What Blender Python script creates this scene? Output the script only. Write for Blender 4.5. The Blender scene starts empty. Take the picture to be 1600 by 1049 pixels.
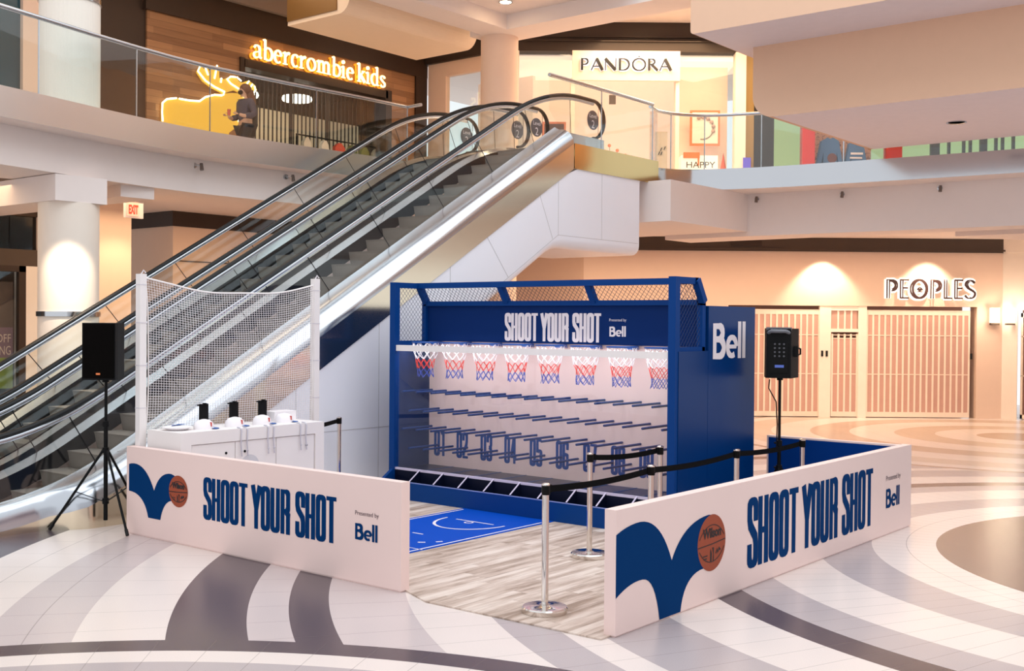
import bpy, bmesh, math, random
from mathutils import Vector, Matrix
random.seed(7)
C = bpy.context.scene.collection
SC = bpy.context.scene
PI = math.pi

# ------------------------------------------------------------------ camera
YAW, PITCH, ROLL, FPX, CAMH = 0.67978, 0.01235, 0.00820, 1773.1, 2.25
cy_, sy_ = math.cos(YAW), math.sin(YAW)
_base = Matrix(((cy_, sy_, 0), (0, 0, -1), (-sy_, cy_, 0)))
cp_, sp_ = math.cos(PITCH), math.sin(PITCH)
cr_, sr_ = math.cos(ROLL), math.sin(ROLL)
_R = Matrix(((cr_, -sr_, 0), (sr_, cr_, 0), (0, 0, 1))) @ Matrix(((1, 0, 0), (0, cp_, -sp_), (0, sp_, cp_))) @ _base
cam_d = bpy.data.cameras.new('camera')
cam = bpy.data.objects.new('camera', cam_d); C.objects.link(cam)
cam_d.sensor_width = 36.0; cam_d.lens = 36.0 * FPX / 1600.0
cam_d.clip_start = 0.05; cam_d.clip_end = 300
M = Matrix((_R[0], -_R[1], -_R[2])).transposed().to_4x4()
M.translation = (0, 0, CAMH); cam.matrix_world = M
SC.camera = cam

# ------------------------------------------------------------------ view, world, big lights
vs = SC.view_settings
vs.view_transform = 'Standard'; vs.look = 'None'; vs.gamma = 1.0; vs.exposure = 0.22
vs.use_curve_mapping = False
SC.cycles.transparent_max_bounces = 32
SC.cycles.max_bounces = 8
SC.cycles.use_denoising = True
SC.cycles.sample_clamp_indirect = 8.0
W = bpy.data.worlds.new('world'); SC.world = W; W.use_nodes = True
bg = W.node_tree.nodes['Background']
bg.inputs[0].default_value = (0.93, 0.96, 1.0, 1); bg.inputs[1].default_value = 0.95

def area(name, loc, size, power, col, rot=(0, 0, 0), sy=None):
    l = bpy.data.lights.new(name, 'AREA'); l.energy = power; l.color = col
    l.shape = 'RECTANGLE'; l.size = size; l.size_y = sy or size
    o = bpy.data.objects.new(name, l); o.location = loc; o.rotation_euler = rot; C.objects.link(o); return o
def spot(name, loc, target, power, col, ang=70, blend=.6, r=.06):
    l = bpy.data.lights.new(name, 'SPOT'); l.energy = power; l.color = col
    l.spot_size = math.radians(ang); l.spot_blend = blend; l.shadow_soft_size = r
    o = bpy.data.objects.new(name, l); o.location = loc
    o.rotation_euler = (Vector(target) - Vector(loc)).to_track_quat('-Z', 'Y').to_euler(); C.objects.link(o); return o
WARM = (1.0, 0.70, 0.42); WARM2 = (1.0, 0.80, 0.60); COOL = (0.86, 0.93, 1.0); WARM3 = (1.0, 0.74, 0.50)
FW = Vector((-sy_, cy_, 0)); RT = Vector((cy_, sy_, 0))      # the diagonal shop fronts face along FW
def fac(s, z, n=0.0, F=27.3): return RT * s + FW * (F - n) + Vector((0, 0, z))
area('skylight', (-4.5, 10.5, 14.0), 17, 1150, COOL, sy=17)
# recessed ceiling lamps under the upper floor (ground level mall) and on the upper level
area('mall_ceiling_glow', tuple(fac(6.0, 3.9, 3.0)), 10, 235, WARM3, rot=(0, 0, YAW), sy=3.5)
area('left_mall_ceiling_glow', (-17.2, 10.5, 4.2), 2.0, 120, WARM, sy=8)
area('under_landing_glow', (-13.5, 19.5, 3.9), 3.0, 70, WARM, sy=3)
area('upper_corridor_glow', (-17.3, 13.5, 9.0), 2.0, 130, WARM2, sy=12)
area('upper_corner_glow', (-13.0, 22.5, 9.0), 5, 280, WARM, sy=3)
area('upper_right_glow', tuple(fac(4.5, 8.9, 2.2)), 9, 60, WARM2, rot=(0, 0, YAW), sy=2.5)
spot('wall_washer', tuple(fac(7.45, 3.99, .55)), tuple(fac(7.45, 2.2, -.1)), 170, WARM2, 92, .5)
spot('wall_washer.001', tuple(fac(9.95, 3.99, .55)), tuple(fac(9.95, 2.2, -.1)), 130, WARM2, 92, .5)
spot('column_washer', (-14.35, 8.15, 3.85), (-15.2, 8.65, 1.2), 190, WARM2, 75, .5)
spot('left_wall_washer', (-17.5, 11.4, 4.25), (-18.5, 11.5, 1.5), 70, WARM, 90, .6)

# ------------------------------------------------------------------ materials
def s2l(c): return tuple(((x / 12.92) if x <= .04045 else ((x + .055) / 1.055) ** 2.4) for x in c)
def hexc(h): return s2l(tuple(int(h[i:i + 2], 16) / 255 for i in (0, 2, 4)))
MATS = {}
def mat(name, h, rough=.5, metal=0.0, spec=.5, emit=0, var=0.04, vscale=6.0, bump=0.0, coat=0.0):
    if name in MATS: return MATS[name]
    m = bpy.data.materials.new(name); m.use_nodes = True; nt = m.node_tree
    b = nt.nodes['Principled BSDF']; c = hexc(h)
    b.inputs['Roughness'].default_value = rough; b.inputs['Metallic'].default_value = metal
    b.inputs['Specular IOR Level'].default_value = spec
    b.inputs['Coat Weight'].default_value = coat
    tc = nt.nodes.new('ShaderNodeTexCoord'); nz = nt.nodes.new('ShaderNodeTexNoise'); nz.inputs['Scale'].default_value = vscale
    nt.links.new(tc.outputs['Object'], nz.inputs['Vector'])
    mx = nt.nodes.new('ShaderNodeMix'); mx.data_type = 'RGBA'
    mx.inputs[6].default_value = (*[x * (1 - var) for x in c], 1); mx.inputs[7].default_value = (*[min(1, x * (1 + var)) for x in c], 1)
    nt.links.new(nz.outputs['Fac'], mx.inputs[0]); nt.links.new(mx.outputs[2], b.inputs['Base Color'])
    if bump:
        bp = nt.nodes.new('ShaderNodeBump'); bp.inputs['Strength'].default_value = bump; bp.inputs['Distance'].default_value = .01
        nt.links.new(nz.outputs['Fac'], bp.inputs['Height']); nt.links.new(bp.outputs[0], b.inputs['Normal'])
    if emit:
        b.inputs['Emission Color'].default_value = (*c, 1); b.inputs['Emission Strength'].default_value = emit
    MATS[name] = m; return m
def node_mat(name, rough=.4, metal=0.0, spec=.5):
    m = bpy.data.materials.new(name); m.use_nodes = True; nt = m.node_tree; b = nt.nodes['Principled BSDF']
    b.inputs['Roughness'].default_value = rough; b.inputs['Metallic'].default_value = metal; b.inputs['Specular IOR Level'].default_value = spec
    MATS[name] = m; return m, nt, b
def N(nt, typ, **kw):
    n = nt.nodes.new(typ)
    for k, v in kw.items(): setattr(n, k, v)
    return n
def mth(nt, op, a, b=None, c=None):
    n = nt.nodes.new('ShaderNodeMath'); n.operation = op
    for i, x in enumerate((a, b, c)):
        if x is None: continue
        if isinstance(x, (int, float)): n.inputs[i].default_value = x
        else: nt.links.new(x, n.inputs[i])
    return n.outputs[0]
def mixc(nt, f, a, b):
    n = nt.nodes.new('ShaderNodeMix'); n.data_type = 'RGBA'
    for i, x in ((0, f), (6, a), (7, b)):
        if isinstance(x, (int, float)): n.inputs[i].default_value = x
        elif isinstance(x, tuple): n.inputs[i].default_value = (*x, 1)
        else: nt.links.new(x, n.inputs[i])
    return n.outputs[2]
def glass_mat(name, tint, refl=1.0):
    m = bpy.data.materials.new(name); m.use_nodes = True; nt = m.node_tree
    nt.nodes.remove(nt.nodes['Principled BSDF']); out = nt.nodes['Material Output']
    tr = N(nt, 'ShaderNodeBsdfTransparent'); tr.inputs[0].default_value = (*tint, 1)
    gl = N(nt, 'ShaderNodeBsdfGlossy'); gl.inputs['Roughness'].default_value = .02; gl.inputs[0].default_value = (1, 1, 1, 1)
    lw = N(nt, 'ShaderNodeLayerWeight'); lw.inputs[0].default_value = .5          # reflection grows towards grazing angles, same from both sides
    f = mth(nt, 'MULTIPLY', mth(nt, 'MULTIPLY_ADD', mth(nt, 'POWER', lw.outputs['Facing'], 5.0), .9, .035), refl)
    mx = N(nt, 'ShaderNodeMixShader'); nt.links.new(f, mx.inputs[0]); nt.links.new(tr.outputs[0], mx.inputs[1]); nt.links.new(gl.outputs[0], mx.inputs[2])
    nt.links.new(mx.outputs[0], out.inputs[0]); MATS[name] = m; return m
WHITE = mat('white_paint', 'F2ECEA', .45, var=.015)
BOARD = mat('foam_board_white', 'F1D6CF', .5, var=.012)
PEACH = mat('peach_plaster', 'F0D3BE', .7, var=.02)
CREAM = mat('cream_plaster', 'F3E6D8', .7, var=.02)
SOFFIT = mat('soffit_white', 'EFE2DC', .75, var=.015)
PANELW = mat('white_cladding', 'F6F7FF', .25, var=.008)
STEEL = mat('brushed_steel', 'C2C6CC', .2, 1.0, var=.03, vscale=2)
MIRROR = mat('mirror_steel', 'C2C3C6', .13, 1.0, var=.02, vscale=1)
CHROME = mat('chrome', 'E2DDD8', .08, 1.0, var=.01)
BLACKM = mat('black_metal', '0A0A0B', .45, spec=.15, var=.1)
BLACKP = mat('black_plastic', '0D0D0F', .55, spec=.15, var=.08, vscale=30)
RUBBER = mat('black_rubber', '08080A', .45, spec=.3, var=.1)
DARK = mat('dark_gap', '0A0A0C', .8)
NAVY = mat('navy_graphic', '003468', .8, spec=.06, var=.02)
GBLUE = mat('arcade_blue', '003A7E', .5, spec=.14, var=.03)
HBLUE = mat('header_navy', '062A64', .6, spec=.1, var=.03)
CBLUE = mat('cabinet_blue', '00316C', .3, spec=.16, var=.04, vscale=1.2)
DKBLUE = mat('inner_navy', '17305F', .4, spec=.12, var=.06); LANEF = mat('lane_navy', '0A1A38', .3, spec=.25)
MATBLUE = mat('court_blue', '0048B4', .6, spec=.08, var=.02)
PEGB = mat('peg_navy', '163B78', .5, spec=.15)
LAV = mat('pale_edge', 'D9CFE6', .5)
WTEXT = mat('white_print', 'EEE4E8', .5)
BTEXT = mat('brown_print', '5B4650', .6)
REDC = mat('red_cord', 'E2372C', .7); BLUC = mat('blue_cord', '2E49B0', .7); WHTC = mat('white_cord', 'EFEAEF', .7)
BALLM = mat('orange_leather', '9E4A30', .55, spec=.25, var=.1, vscale=60)
BALLL = mat('ball_line', '3A1B16', .6)
STEP = mat('step_metal', '8C827A', .5, .1, var=.12, vscale=14)
SKIRT = mat('dark_skirt', '26262A', .3, .5)
GLASS = glass_mat('clear_glass', (.955, .975, .965), .9)
GREENG = glass_mat('green_edge_glass', (.94, .975, .97), 1.3)
ACRYL = glass_mat('clear_acrylic', (.97, .97, .98), .8)
BRONZE = mat('dark_bronze', '3B2A1E', .5, .2, var=.08)
TAUPE = mat('taupe_band', '4E3D30', .6, var=.05)
GOLDREFL = mat('steel_gold_reflection', 'D9BC86', .12, 1.0, var=.03, vscale=1)  # golden reflection put into the steel colour of the landing band
SATIN = mat('satin_steel', 'DADCDE', .30, 1.0, var=.05, vscale=.8)
LAMP = mat('lamp_glow', 'FFF2DE', .5, emit=9)

# ------------------------------------------------------------------ mesh builder
class MB:
    def __init__(s, O=None, U=None, V=None, Nn=None):
        s.v = []; s.f = []; s.m = []
        s.T = None if O is None else (Vector(O), Vector(U), Vector(V), Vector(Nn))
    def P(s, p):
        if s.T is None: q = Vector(p)
        else: q = s.T[0] + s.T[1] * p[0] + s.T[2] * p[1] + s.T[3] * p[2]
        s.v.append(q); return len(s.v) - 1
    def face(s, pts, m=0):
        s.f.append([s.P(p) for p in pts]); s.m.append(m)
    def idx(s, ids, m=0): s.f.append(list(ids)); s.m.append(m)
    def box(s, x0, x1, y0, y1, z0, z1, m=0):
        i = [s.P(p) for p in ((x0, y0, z0), (x1, y0, z0), (x1, y1, z0), (x0, y1, z0), (x0, y0, z1), (x1, y0, z1), (x1, y1, z1), (x0, y1, z1))]
        for q in ((0, 3, 2, 1), (4, 5, 6, 7), (0, 1, 5, 4), (1, 2, 6, 5), (2, 3, 7, 6), (3, 0, 4, 7)): s.idx([i[k] for k in q], m)
    def bar(s, p0, p1, w, h, up=(0, 0, 1), m=0):
        p0 = Vector(p0); p1 = Vector(p1); d = (p1 - p0).normalized(); up = Vector(up)
        a = d.cross(up)
        if a.length < 1e-4: a = d.cross(Vector((1, 0, 0)))
        a.normalize(); b = a.cross(d)
        i = []
        for p in (p0, p1):
            for sx, sy in ((-1, -1), (1, -1), (1, 1), (-1, 1)): i.append(s.P(p + a * (w / 2 * sx) + b * (h / 2 * sy)))
        for q in ((3, 2, 1, 0), (4, 5, 6, 7), (0, 1, 5, 4), (1, 2, 6, 5), (2, 3, 7, 6), (3, 0, 4, 7)): s.idx([i[k] for k in q], m)
    def tube(s, pts, r, n=8, m=0, closed=False, caps=True, r2=None):
        pts = [Vector(p) for p in pts]; k = len(pts); rings = []
        up = None
        for i, p in enumerate(pts):
            if closed: d = pts[(i + 1) % k] - pts[i - 1]
            else: d = pts[min(i + 1, k - 1)] - pts[max(i - 1, 0)]
            d.normalize()
            if up is None:
                up = Vector((0, 0, 1)) if abs(d.z) < .9 else Vector((1, 0, 0))
            a = d.cross(up)
            if a.length < 1e-5: a = d.cross(Vector((0, 1, 0)))
            a.normalize(); b = a.cross(d); b.normalize(); up = b
            rr = r if not isinstance(r, (list, tuple)) else r[i]
            rb = rr if r2 is None else r2
            rings.append([s.P(p + a * (rr * math.cos(2 * PI * j / n)) + b * (rb * math.sin(2 * PI * j / n))) for j in range(n)])
        for i in range(k if closed else k - 1):
            A = rings[i]; B = rings[(i + 1) % k]
            for j in range(n): s.idx((A[j], A[(j + 1) % n], B[(j + 1) % n], B[j]), m)
        if caps and not closed:
            s.idx(rings[0][::-1], m); s.idx(rings[-1], m)
    def cyl(s, p0, p1, r, r1=None, n=16, m=0): s.tube([p0, p1], [r, r if r1 is None else r1], n, m)
    def lathe(s, c, prof, n=28, m=0, sx=1, sy=1):
        rings = []
        for r, z in prof: rings.append([s.P((c[0] + sx * r * math.cos(2 * PI * j / n), c[1] + sy * r * math.sin(2 * PI * j / n), c[2] + z)) for j in range(n)])
        for A, B in zip(rings, rings[1:]):
            for j in range(n): s.idx((A[j], A[(j + 1) % n], B[(j + 1) % n], B[j]), m)
        if prof[0][0] > 1e-6: s.idx(rings[0][::-1], m)
        if prof[-1][0] > 1e-6: s.idx(rings[-1], m)
    def prism(s, poly, z0, z1, m=0, mside=None):
        a = [s.P((x, y, z0)) for x, y in poly]; b = [s.P((x, y, z1)) for x, y in poly]; k = len(poly)
        s.idx(a[::-1], m); s.idx(b, m)
        for i in range(k): s.idx((a[i], a[(i + 1) % k], b[(i + 1) % k], b[i]), m if mside is None else mside)
    def sphere(s, c, r, sx=1, sy=1, sz=1, n=16, k=10, m=0):
        s.lathe(c, [(max(r * math.sin(PI * i / k), 1e-4), -r * sz * math.cos(PI * i / k)) for i in range(k + 1)], n, m, sx, sy)
    def grid(s, rows, m=0):
        R = [[s.P(p) for p in row] for row in rows]
        for A, B in zip(R, R[1:]):
            for j in range(len(A) - 1): s.idx((A[j], A[j + 1], B[j + 1], B[j]), m)
    def stroke(s, pts, wt, wh, z0=0, depth=0, m=0, closed=False):
        k = len(pts); L = []; Rr = []
        def seg(i):
            a = pts[i % k]; b = pts[(i + 1) % k]; dx, dy = b[0] - a[0], b[1] - a[1]; l = math.hypot(dx, dy) or 1e-9
            return dx / l, dy / l
        for i in range(k):
            ds = []
            if closed or i > 0: ds.append(seg(i - 1))
            if closed or i < k - 1: ds.append(seg(i))
            nx = sum(-d[1] for d in ds) / len(ds); ny = sum(d[0] for d in ds) / len(ds)
            w = sum(wt * abs(d[1]) + wh * abs(d[0]) for d in ds) / len(ds) / 2
            l2 = max(nx * nx + ny * ny, .35); nx, ny = nx / l2 * w, ny / l2 * w
            L.append((pts[i][0] + nx, pts[i][1] + ny)); Rr.append((pts[i][0] - nx, pts[i][1] - ny))
        z1 = z0 + depth
        for i in range(k if closed else k - 1):
            j = (i + 1) % k
            s.face([(*Rr[i], z1), (*Rr[j], z1), (*L[j], z1), (*L[i], z1)], m)
            if depth:
                s.face([(*L[i], z0), (*L[i], z1), (*L[j], z1), (*L[j], z0)], m)
                s.face([(*Rr[i], z1), (*Rr[i], z0), (*Rr[j], z0), (*Rr[j], z1)], m)
        if depth and not closed:
            s.face([(*Rr[0], z0), (*Rr[0], z1), (*L[0], z1), (*L[0], z0)], m)
            s.face([(*L[-1], z0), (*L[-1], z1), (*Rr[-1], z1), (*Rr[-1], z0)], m)
    def mesh(s, name, mats, org, smooth=None):
        me = bpy.data.meshes.new(name)
        me.from_pydata([tuple(p - org) for p in s.v], [], s.f)
        if not isinstance(mats, (list, tuple)): mats = [mats]
        for m in mats: me.materials.append(m)
        if len(mats) > 1:
            for p, i in zip(me.polygons, s.m): p.material_index = i
        me.update()
        if smooth:
            for p in me.polygons: p.use_smooth = True
            me.set_sharp_from_angle(angle=math.radians(smooth))
        return me
    def build(s, name, mats, parent=None, smooth=None, org=None):
        if parent is not None:
            org = wloc(parent)
        elif org is None:
            xs = [p.x for p in s.v]; ys = [p.y for p in s.v]; zs = [p.z for p in s.v]
            org = Vector(((min(xs) + max(xs)) / 2, (min(ys) + max(ys)) / 2, min(zs)))
        o = bpy.data.objects.new(name, s.mesh(name, mats, Vector(org), smooth)); C.objects.link(o)
        if parent is not None: o.parent = parent
        else: o.location = org
        return o
def wloc(o):
    v = Vector(o.location)
    while o.parent is not None: o = o.parent; v = v + o.location
    return v
def thing(name, label, cat, loc=(0, 0, 0), group=None):
    o = bpy.data.objects.new(name, None); C.objects.link(o); o.location = loc; o.empty_display_size = .1
    o['label'] = label; o['category'] = cat
    if group: o['group'] = group
    return o
def tag(o, label, cat, group=None, kind=None):
    o['label'] = label; o['category'] = cat
    if group: o['group'] = group
    if kind: o['kind'] = kind
    return o
def struct(name, mb, mats, smooth=None, parent=None):
    o = mb.build(name, mats, parent, smooth)
    if parent is None: o['kind'] = 'structure'
    return o
def dup(root, loc, label=None, rotz=None):
    r = root.copy(); C.objects.link(r); r.location = loc
    if rotz is not None: r.rotation_euler = (0, 0, rotz)
    if label: r['label'] = label
    for ch in list(root.children):
        c = ch.copy(); C.objects.link(c); c.parent = r
        for g in list(ch.children):
            d = g.copy(); C.objects.link(d); d.parent = c
    return r
def arc(cx, cy, rx, ry, a0, a1, n=8):
    return [(cx + rx * math.cos(math.radians(a0 + (a1 - a0) * i / n)), cy + ry * math.sin(math.radians(a0 + (a1 - a0) * i / n))) for i in range(n + 1)]

# ------------------------------------------------------------------ lettering
Lx, Rx, c_ = .060, .222, .141
O_ = [(Lx, .5)] + arc(c_, .870, .081, .085, 180, 0) + arc(c_, .130, .081, .085, 0, -180)
COND = {
 'O': (.292, [(O_, 1)]), '0': (.292, [(O_, 1)]),
 'S': (.285, [([(Rx, .66)] + arc(c_, .870, .081, .085, 0, 180) + [(Lx, .70), (.085, .60), (.205, .44), (Rx, .34)] + arc(c_, .130, .081, .085, 0, -180) + [(Lx, .34)], 0)]),
 'H': (.295, [([(Lx, 0), (Lx, 1)], 0), ([(Rx, 0), (Rx, 1)], 0), ([(Lx, .5), (Rx, .5)], 0)]),
 'T': (.27, [([(.135, 0), (.135, .95)], 0), ([(0, .955), (.27, .955)], 0)]),
 'Y': (.28, [([(.035, 1), (.14, .46), (.14, 0)], 0), ([(.245, 1), (.14, .46)], 0)]),
 'U': (.30, [([(Lx, 1)] + arc(c_, .130, .081, .085, 180, 360) + [(Rx, 1)], 0)]),
 'R': (.30, [([(Lx, 0), (Lx, 1)], 0), ([(Lx, .955)] + arc(c_, .870, .081, .085, 90, 0) + arc(c_, .60, .081, .085, 0, -90) + [(Lx, .507)], 0), ([(.17, .507), (.225, .44), (Rx, .38), (Rx, 0)], 0)]),
 ' ': (.13, []),
 '1': (.24, [([(.15, 0), (.15, 1)], 0), ([(.15, .955), (.03, .88)], 0)]),
 '2': (.29, [([(Lx, .68)] + arc(c_, .870, .081, .085, 180, 0) + [(Rx, .66), (.19, .48), (.08, .27), (Lx, .1)], 0), ([(0.02, .045), (.285, .045)], 0)]),
 '3': (.29, [([(Lx, .70)] + arc(c_, .870, .081, .085, 180, 0) + [(Rx, .62), (.20, .53), (.12, .51)], 0), ([(.12, .51), (.20, .48), (Rx, .40)] + arc(c_, .130, .081, .085, 0, -180) + [(Lx, .30)], 0)]),
 '4': (.31, [([(.2, 0), (.2, 1)], 0), ([(.17, .97), (.06, .26)], 0), ([(.02, .25), (.30, .25)], 0)]),
 '5': (.29, [([(Rx + .03, .955), (Lx, .955), (Lx, .5)], 0), ([(Lx, .52)] + arc(c_, .50, .081, .075, 120, 0, 5) + arc(c_, .130, .081, .085, 0, -180) + [(Lx, .28)], 0)]),
 '6': (.30, [([(Rx, .70)] + arc(c_, .870, .081, .085, 0, 180) + arc(c_, .130, .081, .085, 180, 360) + [(Rx, .46)], 0), (arc(c_, .46, .081, .075, 0, 180), 0)]),
 '7': (.28, [([(.0, .955), (.225, .955)], 0), ([(.225, 1), (.12, 0)], 0)]),
 '8': (.292, [(O_, 1), ([(Lx, .51), (Rx, .51)], 0)]),
 '9': (.30, [([(Lx, .30)] + arc(c_, .130, .081, .085, -180, 0) + arc(c_, .870, .081, .085, 0, 180) + [(Lx, .54)], 0), (arc(c_, .54, .081, .075, 180, 360), 0)]),
}
for k in list(COND): COND[k] = (COND[k][0], [(p, (.115, .090), cl) for p, cl in COND[k][1]])
bw = (.155, .155)
BELL = {
 'B': (.60, [([(.08, 0), (.08, .97)], bw, 0), ([(.08, .895), (.27, .895)] + arc(.27, .715, .17, .18, 85, -85) + [(.08, .535)], bw, 0), ([(.08, .535), (.29, .535)] + arc(.29, .305, .21, .23, 85, -85) + [(.08, .077)], bw, 0)]),
 'e': (.56, [(arc(.28, .33, .21, .255, 0, 305, 14), (.13, .12), 0), ([(.06, .33), (.49, .33)], (.12, .11), 0)]),
 'l': (.21, [([(.08, 0), (.08, 1.03)], bw, 0)]),
}
tk, tn = .17, .07
PAN = {
 'P': (.78, [([(.12, 0), (.12, 1)], (tk, tk), 0), ([(.12, .965), (.32, .965)] + arc(.32, .725, .24, .24, 85, -85) + [(.12, .485)], (.11, tn), 0)]),
 'A': (.98, [([(.03, 0), (.43, 1)], (tn, tn), 0), ([(.42, .98), (.86, 0)], (tk, tk), 0), ([(.17, .33), (.68, .33)], (tn, tn), 0)]),
 'N': (1.05, [([(.1, 0), (.1, 1)], (tn, tn), 0), ([(.08, .97), (.84, .03)], (tk, tk), 0), ([(.86, 0), (.86, 1)], (tn, tn), 0)]),
 'D': (1.02, [([(.12, 0), (.12, 1)], (tk, tk), 0), ([(.12, .97), (.36, .97)] + arc(.36, .5, .44, .47, 85, -85, 12) + [(.12, .03)], (.12, tn), 0)]),
 'O': (1.15, [(arc(.52, .5, .47, .49, 0, 352.8, 49), (.11, tn), 1), (arc(.52, 1.17, .035, .04, 0, 315, 7), (.03, .03), 1), ([(.44, 1.13), (.60, 1.13)], (.02, .03), 0)]),
 'R': (.88, [([(.12, 0), (.12, 1)], (tk, tk), 0), ([(.12, .965), (.32, .965)] + arc(.32, .745, .22, .22, 85, -85) + [(.12, .525)], (.11, tn), 0), ([(.30, .52), (.76, 0)], (.13, .13), 0)]),
}
a_ = (.055, .055); b_ = (.085, .085)
def dbl(x): return [([(x, 0), (x, 1)], (.06, .06), 0), ([(x + .13, 0), (x + .13, 1)], (.05, .05), 0)]
PEO = {
 'P': (.72, dbl(.06) + [([(.06, .97), (.32, .97)] + arc(.32, .68, .30, .29, 88, -95, 12), a_, 0), ([(.19, .90), (.30, .90)] + arc(.30, .68, .21, .22, 88, -80, 12), b_, 0)]),
 'E': (.56, dbl(.06) + [([(.06, .97), (.50, .97)], b_, 0), ([(.19, .55), (.46, .55)], b_, 0), ([(.06, .03), (.50, .03)], b_, 0)]),
 'O': (1.08, [(arc(.50, .5, .46, .5, 0, 352.8, 49), a_, 1), (arc(.53, .5, .36, .46, 0, 352.8, 49), b_, 1), ([(.40, .36), (.68, .36)], (.05, .05), 0), ([(.42, .44), (.47, .50), (.54, .44), (.61, .50), (.66, .44)], b_, 0), ([(.54, .56), (.54, .62)], b_, 0)]),
 'L': (.56, dbl(.06) + [([(.06, .03), (.50, .03)], b_, 0)]),
 'S': (.66, [([(.58, .84)] + arc(.33, .75, .25, .23, 25, 190, 9) + [(.20, .56), (.44, .42)] + arc(.32, .26, .27, .24, 20, -165, 11), (.10, .04), 0), ([(.52, .80)] + arc(.36, .75, .17, .17, 25, 190, 9) + [(.26, .58), (.52, .42)] + arc(.40, .26, .20, .20, 20, -120, 9), (.05, .03), 0)]),
}
st, sh = .105, .045
def srf(x, y, w=.13): return ([(x - w, y), (x + w, y)], (.05, .05), 0)
def stem(x, h): return [([(x, 0), (x, h)], (st, st), 0), srf(x, .025), ([(x - .13, h - .07), (x, h)], (.06, .06), 0)]
ABE = {
 'a': (.56, [([(.08, .50)] + arc(.24, .46, .16, .17, 120, 0, 6) + [(.40, .08), (.50, .03)], (st, sh), 0), ([(.40, .36), (.20, .29)] + arc(.19, .15, .13, .14, 90, 270, 6) + [(.40, .10)], (st * .8, sh), 0)]),
 'b': (.60, stem(.13, 1.0)[:1] + [([(.01, .96), (.13, 1.0)], (.06, .06), 0), ([(.13, .50)] + arc(.30, .31, .24, .31, 105, -120, 12) + [(.13, .06)], (st, sh), 0)]),
 'e': (.54, [(arc(.27, .31, .20, .31, 10, 310, 12), (st, sh), 0), ([(.08, .36), (.46, .36)], (sh, sh), 0)]),
 'r': (.44, stem(.13, .62) + [([(.16, .45), (.25, .58), (.33, .61), (.40, .56)], (.10, .08), 0)]),
 'c': (.50, [([(.44, .50)] + arc(.28, .31, .20, .31, 60, 310, 12), (st, sh), 0)]),
 'o': (.62, [(arc(.30, .31, .24, .31, 0, 345, 23), (st, sh), 1)]),
 'm': (.96, stem(.13, .62) + [([(.13, .48), (.24, .60), (.36, .60), (.44, .50), (.44, 0)], (st, .07), 0), srf(.44, .025), ([(.44, .48), (.56, .60), (.68, .60), (.76, .50), (.76, 0)], (st, .07), 0), srf(.76, .025)]),
 'i': (.30, stem(.13, .62) + [(arc(.12, .84, .05, .05, 0, 315, 7), (.08, .08), 1)]),
 'k': (.58, stem(.13, 1.0) + [([(.16, .30), (.44, .60)], (.06, .06), 0), ([(.24, .36), (.52, .02)], (.12, .12), 0), srf(.42, .60, .1)]),
 'd': (.62, [([(.46, 0), (.46, 1.0)], (st, st), 0), ([(.34, .96), (.46, 1.0)], (.06, .06), 0), ([(.46, .03), (.58, .03)], (.05, .05), 0), ([(.46, .52)] + arc(.29, .31, .23, .31, 70, 295, 12) + [(.46, .08)], (st, sh), 0)]),
 's': (.44, [([(.36, .48)] + arc(.22, .46, .14, .15, 30, 190, 7) + [(.14, .38), (.30, .25)] + arc(.22, .15, .15, .15, 30, -160, 8), (st * .9, sh), 0)]),
 ' ': (.16, []),
}
def write(mb, font, text, x0, y0, h, width=None, z=0.0, depth=0.0, gap=0.0, m=0):
    adv = sum(font[ch][0] + gap for ch in text) - gap
    sx = h if width is None else width / adv
    x = x0
    for ch in text:
        a, strokes = font[ch]
        for k, (pts, w, closed) in enumerate(strokes):
            mb.stroke([(x + px * sx, y0 + py * h) for px, py in pts], w[0] * sx, w[1] * h, z, depth + .0004 * k, m, bool(closed))
        x += (a + gap) * sx
    return x
def type_text(mb, s, x0, y0, h, z=0.0, depth=0.0, width=None, m=0, bold=0.0, align='LEFT'):
    cu = bpy.data.curves.new('type', 'FONT'); cu.body = s; cu.size = h / .70; cu.offset = bold; cu.resolution_u = 3
    ob = bpy.data.objects.new('type', cu); C.objects.link(ob)
    me = bpy.data.meshes.new_from_object(ob.evaluated_get(bpy.context.evaluated_depsgraph_get()))
    vs_ = [v.co.copy() for v in me.vertices]
    if vs_:
        a = min(v.x for v in vs_); b = max(v.x for v in vs_); k = 1.0 if width is None else width / (b - a)
        off = x0 - a * k if align == 'LEFT' else x0 - (a + b) / 2 * k
        for p in me.polygons: mb.face([(vs_[i].x * k + off, vs_[i].y + y0, z) for i in p.vertices], m)
    C.objects.unlink(ob); bpy.data.objects.remove(ob); bpy.data.curves.remove(cu); bpy.data.meshes.remove(me)
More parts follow.
